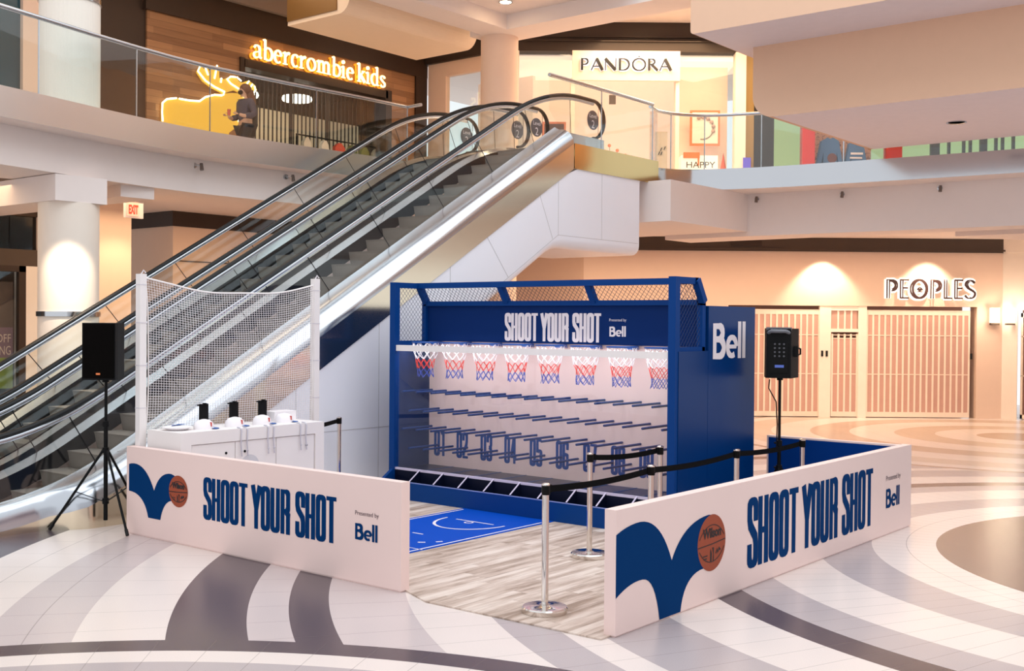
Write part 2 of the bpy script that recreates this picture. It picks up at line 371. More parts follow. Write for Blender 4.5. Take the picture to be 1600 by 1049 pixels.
# ================================================================== THE SETTING
# ---- terrazzo floor: concentric inlaid rings
def floor_material():
    m, nt, b = node_mat('terrazzo_inlay', .26, 0, .5)
    geo = N(nt, 'ShaderNodeNewGeometry'); P = geo.outputs['Position']
    def dist(cx, cy):
        n = N(nt, 'ShaderNodeVectorMath', operation='DISTANCE'); n.inputs[1].default_value = (cx, cy, 0); nt.links.new(P, n.inputs[0]); return n.outputs['Value']
    def ramp(d, rmax, stops):
        r = N(nt, 'ShaderNodeValToRGB'); e = r.color_ramp; e.interpolation = 'CONSTANT'
        while len(e.elements) > 1: e.elements.remove(e.elements[-1])
        first = True
        for rad, col in stops:
            if first: el = e.elements[0]; el.position = 0; first = False
            else: el = e.elements.new(rad / rmax)
            el.color = (*hexc(col), 1)
        nt.links.new(mth(nt, 'DIVIDE', d, rmax), r.inputs[0]); return r.outputs[0]
    CR, GR, GR2, DK, BR = 'E6D8D1', 'B7ABAB', 'CBBCBA', '50444B', '705C57'
    d1 = dist(-1.0, 12.75)
    c1 = ramp(d1, 16, [(0, BR), (3.02, CR), (3.68, GR), (4.25, CR), (4.93, GR), (5.33, DK), (5.66, CR), (6.30, GR), (6.95, CR), (7.25, GR), (7.60, CR), (8.17, GR2), (8.79, DK), (9.10, GR2), (9.41, DK), (10.0, CR), (10.62, GR2), (11.25, CR), (11.96, DK), (12.9, CR), (13.7, GR2), (14.6, CR)])
    d2 = dist(-6.4, 24.3)
    c2 = ramp(d2, 6.2, [(0, 'B59A86'), (.8, CR), (1.6, 'CDB8A6'), (2.4, CR), (3.3, 'C4AE9E'), (4.1, CR), (4.9, 'D2C0B2'), (5.6, CR), (6.0, 'A88E80')])
    d3 = dist(-3.33, .80)
    c3 = ramp(d3, 5.3, [(0, GR), (4.68, CR), (4.935, DK)])
    col = mixc(nt, mth(nt, 'LESS_THAN', d2, 6.15), c1, c2)
    in3 = mth(nt, 'LESS_THAN', d3, 5.21)
    col = mixc(nt, in3, col, c3)
    # joints
    sep = N(nt, 'ShaderNodeSeparateXYZ'); nt.links.new(P, sep.inputs[0])
    def radial(cx, cy, cnt, d):
        a = mth(nt, 'ARCTAN2', mth(nt, 'SUBTRACT', sep.outputs[1], cy), mth(nt, 'SUBTRACT', sep.outputs[0], cx))
        fr = mth(nt, 'FRACT', mth(nt, 'MULTIPLY', a, cnt / (2 * PI)))
        e = mth(nt, 'ABSOLUTE', mth(nt, 'SUBTRACT', fr, .5))            # .5 at a joint
        w = mth(nt, 'DIVIDE', .0028 * cnt / (2 * PI), d)
        return mth(nt, 'GREATER_THAN', e, mth(nt, 'SUBTRACT', .5, w))
    j1 = radial(-1.0, 12.75, 124, d1); j3 = radial(-3.33, .80, 84, d3)
    j = mth(nt, 'ADD', mth(nt, 'MULTIPLY', j1, mth(nt, 'SUBTRACT', 1, in3)), mth(nt, 'MULTIPLY', j3, in3))
    for rj in (3.35, 10.95, 11.6, 1.7):
        j = mth(nt, 'ADD', j, mth(nt, 'MULTIPLY', mth(nt, 'LESS_THAN', mth(nt, 'ABSOLUTE', mth(nt, 'SUBTRACT', d1, rj)), .004), mth(nt, 'SUBTRACT', 1, in3)))
    nz = N(nt, 'ShaderNodeTexNoise'); nz.inputs['Scale'].default_value = 160; nz.inputs['Detail'].default_value = 1; nt.links.new(P, nz.inputs['Vector'])
    nz2 = N(nt, 'ShaderNodeTexNoise'); nz2.inputs['Scale'].default_value = .8; nt.links.new(P, nz2.inputs['Vector'])
    f = mth(nt, 'ADD', .80, mth(nt, 'ADD', mth(nt, 'MULTIPLY', nz.outputs[0], .26), mth(nt, 'MULTIPLY', nz2.outputs[0], .14)))
    vm = N(nt, 'ShaderNodeVectorMath', operation='SCALE'); nt.links.new(col, vm.inputs[0]); nt.links.new(f, vm.inputs['Scale'])
    col = mixc(nt, mth(nt, 'MULTIPLY', j, .45), vm.outputs[0], hexc('6A6260'))
    nt.links.new(col, b.inputs['Base Color'])
    return m
mb = MB(); mb.box(6.6, 7.0, -6, 20, 0, 5.2); struct('wall_light_block', mb, mat('light_block_grey', 'DADDE0', .8))  # unseen wall added to cut the light on the right barrier board
FLOORM = floor_material()
mb = MB(); mb.face([(-26, -6, 0), (10, -6, 0), (10, 34, 0), (-26, 34, 0)]); struct('floor', mb, FLOORM)

# ---- plank platform under the attraction
def plank_material():
    m, nt, b = node_mat('whitewashed_planks', .5)
    tc = N(nt, 'ShaderNodeNewGeometry'); sep = N(nt, 'ShaderNodeSeparateXYZ'); nt.links.new(tc.outputs['Position'], sep.inputs[0])
    row = mth(nt, 'FLOOR', mth(nt, 'DIVIDE', sep.outputs[0], .155))
    wn = N(nt, 'ShaderNodeTexWhiteNoise', noise_dimensions='1D'); nt.links.new(row, wn.inputs['W'])
    xs = mth(nt, 'ADD', mth(nt, 'DIVIDE', sep.outputs[1], 1.2), wn.outputs['Value'])
    pl = mth(nt, 'FLOOR', xs)
    wn2 = N(nt, 'ShaderNodeTexWhiteNoise', noise_dimensions='2D')
    cmb = N(nt, 'ShaderNodeCombineXYZ'); nt.links.new(row, cmb.inputs[0]); nt.links.new(pl, cmb.inputs[1]); nt.links.new(cmb.outputs[0], wn2.inputs['Vector'])
    mp = N(nt, 'ShaderNodeMapping'); mp.inputs['Scale'].default_value = (11, 1.1, 1); nt.links.new(tc.outputs['Position'], mp.inputs[0])
    ad = N(nt, 'ShaderNodeVectorMath', operation='ADD'); nt.links.new(mp.outputs[0], ad.inputs[0]); nt.links.new(wn2.outputs['Color'], ad.inputs[1])
    sc = N(nt, 'ShaderNodeVectorMath', operation='MULTIPLY_ADD'); nt.links.new(wn2.outputs['Color'], sc.inputs[0]); sc.inputs[1].default_value = (30, 30, 30); nt.links.new(mp.outputs[0], sc.inputs[2])
    nz = N(nt, 'ShaderNodeTexNoise'); nz.inputs['Scale'].default_value = 1.0; nz.inputs['Detail'].default_value = 6; nz.inputs['Roughness'].default_value = .65; nt.links.new(sc.outputs[0], nz.inputs['Vector'])
    r = N(nt, 'ShaderNodeValToRGB'); e = r.color_ramp.elements
    e[0].position = .33; e[0].color = (*hexc('97806F'), 1); e[1].position = .66; e[1].color = (*hexc('E2D2C6'), 1)
    k = e.new(.5); k.color = (*hexc('C9B4A6'), 1)
    nt.links.new(mth(nt, 'ADD', nz.outputs[0], mth(nt, 'MULTIPLY', mth(nt, 'SUBTRACT', wn2.outputs['Value'], .5), .16)), r.inputs[0])
    fy = mth(nt, 'FRACT', mth(nt, 'DIVIDE', sep.outputs[0], .155)); fx = mth(nt, 'FRACT', xs)
    j = mth(nt, 'MAXIMUM', mth(nt, 'LESS_THAN', fy, .02), mth(nt, 'LESS_THAN', fx, .003))
    nt.links.new(mixc(nt, mth(nt, 'MULTIPLY', j, .5), r.outputs[0], hexc('6F5F57')), b.inputs['Base Color'])
    return m
PLANK = plank_material()
mb = MB(); mb.prism([(-10.58, 6.74), (-6.62, 6.78), (-6.2, 6.60), (-4.52, 6.62), (-4.52, 12.62), (-10.58, 12.62)], .001, .012); struct('floor_platform', mb, PLANK)

# ---- upper floor slab with its steel edge
EDGE_L = [(-12.6, 1.5), (-13.6, 4.2), (-14.02, 5.9), (-14.25, 7.18), (-14.42, 7.85), (-14.66, 8.77), (-14.85, 9.6), (-14.98, 10.3), (-15.07, 11.05), (-15.06, 11.9), (-15.0, 13.2), (-14.93, 14.1), (-14.9, 15.35)]
EDGE_R = [(-11.35, 17.95), (-11.56, 18.35), (-11.52, 18.8), (-11.35, 19.13), (-11.05, 19.35), (-10.6, 19.54), (-10.0, 19.73), (-9.3, 19.85), (-8.5, 19.93), (-7.4, 20.04), (-5.3, 20.2), (-2, 20.3), (6, 20.5)]
slab = EDGE_L + [(-14.9, 16.2), (-11.1, 16.2), (-11.1, 17.9)] + EDGE_R + [(6, 33), (-25, 33), (-25, 1.5)]
mb = MB(); mb.prism(slab, 4.82, 5.20); struct('slab_upper', mb, SOFFIT)
def ribbon(pts, z0, z1, t=.02, side=1):
    b_ = MB(); n = len(pts); nn = []
    for i in range(n):
        a = Vector(pts[max(i - 1, 0)]); b = Vector(pts[min(i + 1, n - 1)]); d = (b - a).normalized(); nn.append(Vector((d.y, -d.x)) * side)
    rows = []
    for z, k in ((z0, 0), (z0, t), (z1, t), (z1, 0)): rows.append([(p[0] + q.x * k, p[1] + q.y * k, z) for p, q in zip(pts, nn)])
    b_.grid(rows); return b_
struct('trim_1', ribbon(EDGE_L, 4.82, 5.22), SATIN, 40)
struct('trim_2', ribbon(EDGE_R, 4.82, 5.22), MIRROR, 40)
# fascia set back under the steel edge, and the ceilings of the ground level mall
def offs(pts, k):
    n = len(pts); r = []
    for i in range(n):
        a = Vector(pts[max(i - 1, 0)]); b = Vector(pts[min(i + 1, n - 1)]); d = (b - a).normalized(); r.append((pts[i][0] - d.y * k, pts[i][1] + d.x * k))
    return r
FL = offs(EDGE_L, .42); FR = [(-10.55, 20.55), (-8.5, 20.72), (-5.3, 20.86), (-2, 20.95), (6, 21.1)]
mb = MB(); mb.prism(FL + [(-16.2, 15.35), (-16.2, 1.5)], 4.28, 4.82); struct('beam_fascia_left', mb, SOFFIT)
mb = MB(); mb.prism(FR + [(6, 21.6), (-12.5, 21.6), (-12.5, 20.55)], 3.99, 4.82); struct('beam_fascia_right', mb, SOFFIT)
mb = MB(); mb.box(-25, -16.2, 1.5, 33, 4.40, 4.82); struct('ceiling_left', mb, SOFFIT)
mb = MB(); mb.box(-16.2, 6, 21.6, 33, 4.32, 4.82); mb.box(-16.2, -14.9, 15.35, 21.6, 4.32, 4.82); mb.box(-14.9, -11.1, 17.9, 21.6, 4.32, 4.82); struct('ceiling', mb, SOFFIT)
mb = MB(); mb.box(-14.9, -10.6, 17.6, 20.6, 4.08, 4.82); struct('beam_landing', mb, SOFFIT)
mb = MB(); mb.box(-19, -15.46, 9.66, 10.24, 4.10, 4.40); struct('beam_left', mb, SOFFIT)
mb = MB(); mb.box(-18.6, -14.98, 8.34, 9.14, 3.90, 4.27); struct('beam_column_head', mb, SOFFIT)
mb = MB(); mb.prism([(-7.2, 22.6), (-1, 22.6), (-1, 24.6), (-6.3, 24.6)], 3.98, 4.32); struct('beam_drop', mb, SOFFIT)

# ---- round columns
def column(name, x, y, r, z0, z1, zb, m):
    mb = MB(); mb.lathe((x, y, 0), [(r, z0), (r, z1)], 48); o = struct(name, mb, m, 40)
    if zb:
        k = MB(); k.lathe((x, y, zb), [(r, 0), (r + .02, 0), (r + .02, .07), (r, .07)], 48); k.build('steel_ring', MIRROR, o, 40)
    return o
def ribbed(name, h):
    m, nt, b = node_mat(name, .55)
    tc = N(nt, 'ShaderNodeTexCoord'); sp = N(nt, 'ShaderNodeSeparateXYZ'); nt.links.new(tc.outputs['Object'], sp.inputs[0])
    a = mth(nt, 'ARCTAN2', sp.outputs[1], sp.outputs[0]); w = mth(nt, 'SINE', mth(nt, 'MULTIPLY', a, 150))
    nt.links.new(mixc(nt, mth(nt, 'MULTIPLY_ADD', w, .5, .5), hexc('E6DACB'), hexc('F8F1E6')), b.inputs['Base Color'])
    bp = N(nt, 'ShaderNodeBump'); bp.inputs['Strength'].default_value = .25; bp.inputs['Distance'].default_value = .01; nt.links.new(w, bp.inputs['Height']); nt.links.new(bp.outputs[0], b.inputs['Normal'])
    return m
RIB = ribbed('ribbed_plaster', '')
column('column_lower_left', -15.388, 8.778, .42, 0, 3.90, 2.27, CREAM)
column('column_upper_left', -15.40, 8.79, .42, 5.2, 9.6, 6.80, RIB)
column('column_upper', -15.33, 18.47, .395, 5.2, 8.3, None, PEACH)
column('column_lower', -15.33, 18.47, .395, 0, 4.12, None, PEACH)

# ---- ground level: left wall with a shop window, corner shop, diagonal jeweller's front
mb = MB(); mb.box(-19, -18.5, 10.02, 11.78, 0, 4.4); struct('wall_left', mb, PEACH)
mb = MB(); mb.box(-18.9, -18.5, 3, 10.02, 3.12, 3.40); mb.box(-18.9, -18.55, 3, 10.02, 3.97, 4.4); mb.box(-18.9, -18.5, 3, 9.0 - 3.2, 0, 3.12)
struct('wall_left_header', mb, TAUPE)
mb = MB(); mb.box(-18.7, -18.62, 3, 10.02, 3.40, 3.97)
for y in (6.5, 8.2, 9.55): mb.box(-18.62, -18.6, y, y + .02, 3.42, 3.95)
mb.box(-18.62, -18.6, 3, 10.0, 3.46, 3.475); struct('wall_left_transom', mb, mat('dark_glass_band', '15100D', .12))
wl = MB(); wl.box(-18.6, -18.5, 9.66, 9.78, 0, 3.12); wl.box(-18.6, -18.5, 5.8, 9.78, 3.02, 3.12); wl.box(-18.6, -18.5, 5.8, 5.9, 0, 3.12); wl.box(-18.6, -18.5, 5.8, 9.78, 0, .12)
win = struct('window_1', wl, BRONZE); g = MB(); g.box(-18.57, -18.56, 5.9, 9.66, .12, 3.02); g.build('pane', GLASS, win)
mb = MB(); mb.box(-18.9, -18.5, 9.78, 10.02, 0, 3.12); struct('wall_left_jamb', mb, CREAM)
mb = MB(); mb.box(-20.6, -20.5, 3, 10.4, 0, 4.4); mb.box(-20.5, -18.9, 10.3, 10.4, 0, 4.4); struct('wall_shop_back', mb, mat('shop_dark', '2A211D', .8))
mb = MB(); mb.box(-24, -19.5, 13.35, 28, 0, 4.10); struct('wall_corner_shop', mb, PEACH)
mb = MB(); mb.box(-24, -19.47, 13.32, 28, 4.10, 4.4); struct('wall_corner_band', mb, BRONZE)
mb = MB(); mb.box(-24.2, -24, 11, 14, 0, 4.4); struct('wall_recess', mb, PEACH)
mb = MB()
for z in (3.4, 2.1, 1.0): mb.box(-19.49, -19.47, 13.4, 27, z, z + .02)
struct('trim_3', mb, TAUPE)
def pf(s, z, n=0): return fac(s, z, n)
FO, FU, FV, FN = fac(0, 0), RT, Vector((0, 0, 1)), -FW
def FB(F=27.3): return MB(fac(0, 0, 0, F), FU, FV, FN)
mb = FB(); mb.box(1.71, 5.2, 0, 3.99, -.4, 0); mb.box(5.2, 11.18, 2.69, 3.99, -.4, 0); mb.box(11.18, 11.79, 0, 3.99, -.4, 0); struct('wall_back', mb, PEACH)
mb = FB(); mb.box(1.5, 11.9, 3.99, 4.4, -.4, .06); mb.box(1.5, 11.9, 4.02, 4.06, .06, .09); struct('trim_4', mb, TAUPE)
mb = FB(); mb.box(5.23, 5.97, 4.11, 4.27, .06, .08); tag(mb.build('air_vent', BRONZE), 'dark slatted air vent in the band above the closed jewellery shop', 'vent')
mb = FB(); mb.box(5.1, 11.3, 0, 2.8, -1.3, -1.2); struct('wall_back_interior', mb, mat('dim_interior', 'C89A86', .8))
A = fac(1.71, 0); B = fac(11.79, 0)
mb = MB(); mb.box(A.x - 5, A.x, A.y, A.y + .4, 0, 3.99); struct('wall_back_return', mb, PEACH)
mb = MB(); mb.box(B.x, B.x + .35, B.y, B.y + .03, 0, 3.99); mb.box(B.x + .35, B.x + 7, B.y, B.y + .4, 2.62, 3.99); mb.box(B.x + .0, B.x + 7, B.y - .06, B.y, 3.99, 4.4); struct('wall_right', mb, CREAM)
mb = MB(); mb.box(B.x + .2, B.x + 7, B.y + 1.0, B.y + 1.1, 0, 2.7); struct('wall_right_interior', mb, MATS['dim_interior'])

# ---- upper level fronts
mb = MB(); mb.box(-20.6, -20.05, 12.0, 13.07, 5.2, 9.6); struct('wall_upper_left', mb, BRONZE)
mb = MB(); mb.box(-20.6, -20.0, 10.5, 12.0, 5.2, 9.6); struct('wall_upper_left_pier', mb, PEACH)
mb = MB(); mb.box(-20.6, -20.1, 5, 10.5, 5.2, 9.6); struct('window_5', mb, mat('teal_shop_glass', '1F4A58', .15, var=.2, vscale=.7))
def wood_material():
    m, nt, b = node_mat('warm_wood_boards', .5)
    g = N(nt, 'ShaderNodeNewGeometry'); sp = N(nt, 'ShaderNodeSeparateXYZ'); nt.links.new(g.outputs['Position'], sp.inputs[0])
    row = mth(nt, 'FLOOR', mth(nt, 'DIVIDE', sp.outputs[2], .14)); w = N(nt, 'ShaderNodeTexWhiteNoise', noise_dimensions='1D'); nt.links.new(row, w.inputs['W'])
    pl = mth(nt, 'FLOOR', mth(nt, 'MULTIPLY_ADD', w.outputs['Value'], 7.3, mth(nt, 'DIVIDE', sp.outputs[1], 1.7)))
    cm = N(nt, 'ShaderNodeCombineXYZ'); nt.links.new(row, cm.inputs[0]); nt.links.new(pl, cm.inputs[1])
    w2 = N(nt, 'ShaderNodeTexWhiteNoise', noise_dimensions='2D'); nt.links.new(cm.outputs[0], w2.inputs['Vector'])
    mp = N(nt, 'ShaderNodeMapping'); mp.inputs['Scale'].default_value = (1, 1.2, 22); nt.links.new(g.outputs['Position'], mp.inputs[0])
    nz = N(nt, 'ShaderNodeTexNoise'); nz.inputs['Scale'].default_value = 1; nz.inputs['Detail'].default_value = 5; nt.links.new(mp.outputs[0], nz.inputs['Vector'])
    f = mth(nt, 'MULTIPLY_ADD', w2.outputs['Value'], .6, mth(nt, 'MULTIPLY', nz.outputs[0], .5))
    c = mixc(nt, f, hexc('6C462B'), hexc('B5845A'))
    j = mth(nt, 'LESS_THAN', mth(nt, 'FRACT', mth(nt, 'DIVIDE', sp.outputs[2], .14)), .05)
    nt.links.new(mixc(nt, mth(nt, 'MULTIPLY', j, .6), c, hexc('3A2214')), b.inputs['Base Color']); return m
WOODM = wood_material()
mb = MB(); mb.box(-18.06, -16.6, 15.02, 15.05, 8.28, 9.4); struct('trim_8', mb, mat('bronze_gold_face', '8A6638', .4, .3))
mb = MB(); mb.box(-20.3, -20, 13.07, 15.43, 5.2, 8.75); mb.box(-20.3, -20, 15.43, 19.77, 7.85, 8.75); mb.box(-20.3, -20, 19.77, 20.75, 5.2, 8.75); struct('wall_upper_wood', mb, WOODM)
mb = MB(); mb.box(-20.3, -19.93, 13.0, 21.15, 8.42, 9.0); mb.box(-20.3, -19.94, 20.75, 21.15, 5.2, 8.45)
mb.box(-20.3, -19.95, 15.33, 15.45, 5.2, 7.9); mb.box(-20.3, -19.95, 19.70, 19.9, 5.2, 7.9); mb.box(-20.3, -19.95, 15.43, 19.77, 7.70, 7.88); struct('trim_5', mb, BRONZE)
mb = MB(); mb.box(-20.3, -19.8, 8, 21.15, 9.0, 9.6); struct('wall_upper_bulkhead', mb, mat('bulkhead_grey', '8B7B70', .6))
# shop interior behind the wooden front
mb = MB(); mb.box(-24, -23.9, 13, 21.2, 5.2, 9); mb.box(-24, -20.3, 13, 13.1, 5.2, 9); mb.box(-24, -20.3, 21.1, 21.2, 5.2, 9); struct('wall_upper_shop', mb, mat('shop_taupe', '5A5048', .8))
mb = MB(); mb.box(-24, -20.3, 13, 21.2, 8.2, 8.3); struct('ceiling_upper_shop', mb, mat('shop_ceiling', '4A4541', .8))
# wing along X up to the corner, then the diagonal bright front
LIT = mat('lit_shop_wall', 'FFE4D2', .8, emit=.24, var=.03)  # shop lighting put into the interior surfaces as their own glow
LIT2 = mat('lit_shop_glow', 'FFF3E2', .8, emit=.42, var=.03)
mb = MB(); mb.box(-19.9, -19.3, 21.15, 21.3, 5.2, 8.75); mb.box(-19.3, -17.2, 21.15, 21.3, 8.4, 8.75); mb.box(-17.5, -17.26, 21.15, 21.3, 5.2, 8.4); struct('wall_upper_wing', mb, PEACH)
mb = MB(); mb.box(-20, -17.3, 21.05, 21.3, 8.75, 9.6); struct('trim_6', mb, mat('dark_taupe_band', '33261D', .6))
mb = MB(); mb.box(-19.3, -17.5, 22.4, 22.5, 5.2, 8.4); struct('wall_upper_wing_interior', mb, LIT)
mb = MB(); mb.box(-19.3, -17.5, 21.2, 21.21, 5.25, 8.4); struct('window_2', mb, GLASS)
mb = FB(); mb.box(-.2, 5.72, 8.75, 10.2, -.4, 0); mb.box(-.2, 5.72, 8.98, 9.02, 0, .05); mb.box(-.2, 5.72, 9.08, 9.11, 0, .05); struct('trim_7', mb, mat('dark_taupe_band', '33261D', .6))
mb = FB(); mb.box(5.31, 5.56, 5.2, 8.75, -.3, .05); mb.box(-.15, .12, 5.2, 8.75, -.3, .02); struct('wall_upper_jamb', mb, CREAM)
mb = FB(); mb.box(5.56, 5.76, 5.2, 8.75, -.3, .02); struct('wall_upper_pier', mb, mat('ochre_pier', '8F7340', .5))
mb = FB(); mb.box(1.36, 1.46, 5.2, 8.1, -.3, 0); mb.box(3.88, 3.97, 5.2, 8.1, -.3, 0); struct('wall_upper_door_jamb', mb, CREAM)
mb = FB(); mb.box(-.2, 5.4, 5.2, 8.75, -2.7, -2.6); struct('wall_upper_interior', mb, LIT)
mb = FB(); mb.box(-.2, 5.4, 8.6, 8.7, -2.6, -.3); struct('ceiling_upper_interior', mb, LIT2)
mb = FB(); mb.box(.12, 1.36, 5.25, 8.7, -.12, -.11); mb.box(3.97, 5.31, 5.25, 8.7, -.12, -.11); struct('window_3', mb, GLASS)
mb = FB(); mb.box(3.99, 5.30, 5.25, 8.7, -1.0, -.95); struct('wall_upper_display', mb, mat('display_back', 'F9D9C4', .8, emit=.2))  # backdrop glows by itself in place of shop lamps
mb = FB(); mb.box(5.76, 6.25, 5.2, 9.6, -.5, .0); struct('wall_upper_dark_pier', mb, mat('black_pier', '241F1E', .4))
mb = FB(); mb.box(6.25, 13.5, 7.9, 10.2, -.5, 0); struct('wall_upper_right', mb, PEACH)
mb = FB(); mb.box(6.25, 13.5, 5.2, 8, -2.5, -2.4); struct('wall_upper_right_interior', mb, mat('green_interior', 'A9C08C', .7, emit=.55))  # interior wall glows to stand for the shop's lighting
mb = FB(); mb.box(6.25, 6.95, 5.25, 7.9, -.12, -.1); mb.box(8.6, 13.5, 5.25, 7.9, -.12, -.1); struct('window_4', mb, GREENG)
# ---- upper ceiling with crossing beams
mb = MB(); mb.box(-25, -15.6, 1.5, 33, 9.45, 9.8); mb.box(-15.6, 6, 18.4, 33, 9.45, 9.8); struct('ceiling_upper', mb, SOFFIT)
mb = MB(); mb.box(-15.75, -6, 18.0, 18.85, 8.22, 9.5); struct('beam_upper', mb, SOFFIT)
mb = MB(); mb.box(-15.45, -14.75, 10, 18.0, 8.22, 9.45); struct('beam_upper_cross', mb, SOFFIT)
mb = MB(); mb.box(-14.75, -11.6, 13, 18.0, 8.52, 8.75); mb.box(-16.25, -15.45, 13, 18.0, 8.52, 8.75); struct('ceiling_upper_coffer', mb, SOFFIT)
# ---- big bulkheads of the level above
def rbox(x0, x1, y0, y1, z0, z1, r=.22, n=6):
    prof = [(x1, z1), (x0, z1)] + [(x, z) for x, z in arc(x0 + r, z0 + r, r, r, 180, 270, n)] + [(x1, z0)]
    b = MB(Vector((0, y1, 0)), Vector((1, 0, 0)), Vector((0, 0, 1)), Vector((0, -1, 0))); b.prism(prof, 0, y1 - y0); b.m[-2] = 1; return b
bk = mat('bulkhead_peach', 'E8BE9F', .7, var=.02); bk2 = mat('bulkhead_peach_floorlit', 'F2E6E8', .7, var=.03)  # light bounced from the floor is put into the underside's paler colour
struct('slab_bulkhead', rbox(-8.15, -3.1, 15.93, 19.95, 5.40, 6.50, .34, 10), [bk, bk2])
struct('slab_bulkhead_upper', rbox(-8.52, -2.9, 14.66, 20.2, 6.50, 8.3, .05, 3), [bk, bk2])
# landing box of the escalator above the left corridor
def rboxy(y0, y1, x0, x1, z0, z1, r=.22, n=6):
    prof = [(x0, z1), (x0, z0)] + [(x1 - r + r * math.sin(math.radians(t)), z0 + r - r * math.cos(math.radians(t))) for t in [90 * i / n for i in range(n + 1)]] + [(x1, z1)]
    b = MB(Vector((0, y0, 0)), Vector((1, 0, 0)), Vector((0, 0, 1)), Vector((0, 1, 0))); b.prism(prof, 0, y1 - y0); return b
struct('slab_landing_box', rboxy(15.05, 18.8, -18.07, -16.25, 8.2, 9.5, .3, 8), mat('landing_box_cream', 'F5DFC6', .6, var=.02))
# ---- folding gates, signs, sconces on the diagonal front
def gate(s0, s1, nm, label, slat=.146, z1=2.6, frame=None):
    t = thing(nm, label, 'folding gate', fac((s0 + s1) / 2, 0, -.06), 'folding gates of the closed shop')
    b = FB(); n = max(1, round((s1 - s0) / slat)); w = (s1 - s0) / n
    for i in range(n + 1): b.box(s0 + i * w - .022, s0 + i * w + .022, .02, z1, -.08, -.05)
    for z in (.02, 1.04, 1.98, z1 - .12): b.box(s0, s1, z, z + (.12 if z < .1 or z > 2.3 else .02), -.078, -.052)
    b.build('slat_frame', mat('gate_cream', 'F6E3D0', .4), t)
    p = FB()
    for i in range(n): p.box(s0 + i * w + .022, s0 + (i + 1) * w - .022, .14, z1 - .12, -.068, -.062)
    p.build('tinted_panel', mat('gate_panel', 'CFA292', .35), t)
    return t
gate(5.22, 7.40, 'folding_gate', 'cream folding gate behind the speaker, left of the narrow gate door')
gate(7.72, 8.32, 'folding_gate', 'narrow cream gate door between two pale posts', .15, 2.02)
gate(8.56, 11.02, 'folding_gate', 'wide cream folding gate under the outlined jewellery shop sign')
b = FB(); b.box(7.40, 7.68, 0, 2.69, -.12, -.02); b.box(8.34, 8.54, 0, 2.69, -.12, -.02); b.box(7.68, 8.34, 2.06, 2.14, -.12, -.03); b.box(7.68, 8.34, 2.58, 2.69, -.12, -.03)
for x in (7.86, 8.02, 8.18): b.box(x - .02, x + .02, 2.14, 2.58, -.1, -.05)
struct('door_frame', b, mat('gate_post', 'FBEADA', .45))
b = FB(); b.box(7.70, 8.32, 2.14, 2.58, -.09, -.07); struct('door_transom', b, mat('gate_panel', 'D9AF9C', .3))
for s_, z_, lb in ((7.47, 1.54, 'small dark lock on the left pale gate post'), (7.58, 1.54, 'small dark lock beside the narrow gate door'), (11.06, 1.5, 'dark lock on the right end of the wide folding gate')):
    b = FB(); b.box(s_ - .025, s_ + .025, z_ - .07, z_ + .07, -.02, .0)
    tag(b.build('gate_lock', DARK), lb, 'lock', 'locks of the folding gates')
b = MB()
x0 = B.x + .4
for i in range(22): b.box(x0 + i * .15, x0 + i * .15 + .05, B.y + .1, B.y + .13, .02, 2.55)
for z in (.02, 1.04, 1.98, 2.45): b.box(x0, x0 + 3.3, B.y + .1, B.y + .13, z, z + (.1 if z < .1 or z > 2.3 else .02))
tag(b.build('folding_gate', MATS['gate_cream']), 'cream folding gate round the corner, cut off by the right picture edge', 'folding gate', 'folding gates of the closed shop')
for O, lb in ((fac(11.57, 2.26, 0), 'white box wall lamp on the plain pier right of the shop sign'), (Vector((B.x + .17, B.y - .1, 2.26)), 'glowing white wall lamp right at the corner of the front')):
    t = thing('wall_lamp', lb, 'wall lamp', O, 'wall lamps beside the shop gates')
    f = MB(O, RT, Vector((0, 0, 1)), -FW); f.box(-.1, .1, .05, .41, .03, .14); f.build('shade', mat('lamp_shade', 'FFF6E8', .5, emit=1.1), t)
    f = MB(O, RT, Vector((0, 0, 1)), -FW); f.box(-.05, .05, .0, .3, 0, .05); f.box(-.1, .1, .0, .05, .03, .14); f.build('bracket', TAUPE, t)
    l = bpy.data.lights.new('wall_lamp_bulb', 'POINT'); l.energy = 14; l.color = WARM2; l.shadow_soft_size = .08
    o = bpy.data.objects.new('wall_lamp_bulb', l); C.objects.link(o); o.location = O - FW * .25 + Vector((0, 0, .25))
# letters of the jeweller's sign with their halo light shaped as glowing letters
t = thing('shop_sign', 'double-line shop name letters glowing on the wall over the wide folding gate', 'sign', fac(10.05, 2.86, 0))
b = FB(); write(b, PEO, 'PEOPLES', 8.96, 2.88, .46, 2.17, .05, .03); b.build('lettering', mat('sign_brown', '4A2E28', .4), t)
HALO = lambda f: {k: (a, [(p, (.20, .20), c) for p, w, c in st_]) for k, (a, st_) in f.items()}
b = FB(); write(b, HALO(PEO), 'PEOPLES', 8.96, 2.88, .46, 2.17, .004, .012); b.build('halo_light', mat('halo_white', 'FFF8EE', .6, emit=1.15), t)
t = thing('shop_sign', 'cream sign panel with black capitals and a tiny crown above the bright shop', 'sign', fac(2.68, 8.03, 0))
b = FB(); b.box(1.39, 3.97, 8.04, 8.75, 0, .08); b.build('panel', mat('sign_panel', 'F8DCC6', .6), t)
b = FB(); write(b, HALO(PAN), 'PANDORA', 1.58, 8.27, .285, 2.20, .082, .008); b.build('halo_light', mat('halo_cool', 'F4F4FF', .6, emit=.7), t)  # halo light on the panel shaped as glowing letters
b = FB(); write(b, PAN, 'PANDORA', 1.58, 8.27, .285, 2.20, .11, .04); b.build('lettering', mat('sign_black', '0C0A0A', .3), t)
l = bpy.data.lights.new('sign_halo', 'AREA'); l.shape = 'RECTANGLE'; l.size = 2.3; l.size_y = .1; l.energy = 4; l.color = (1, .95, .9)
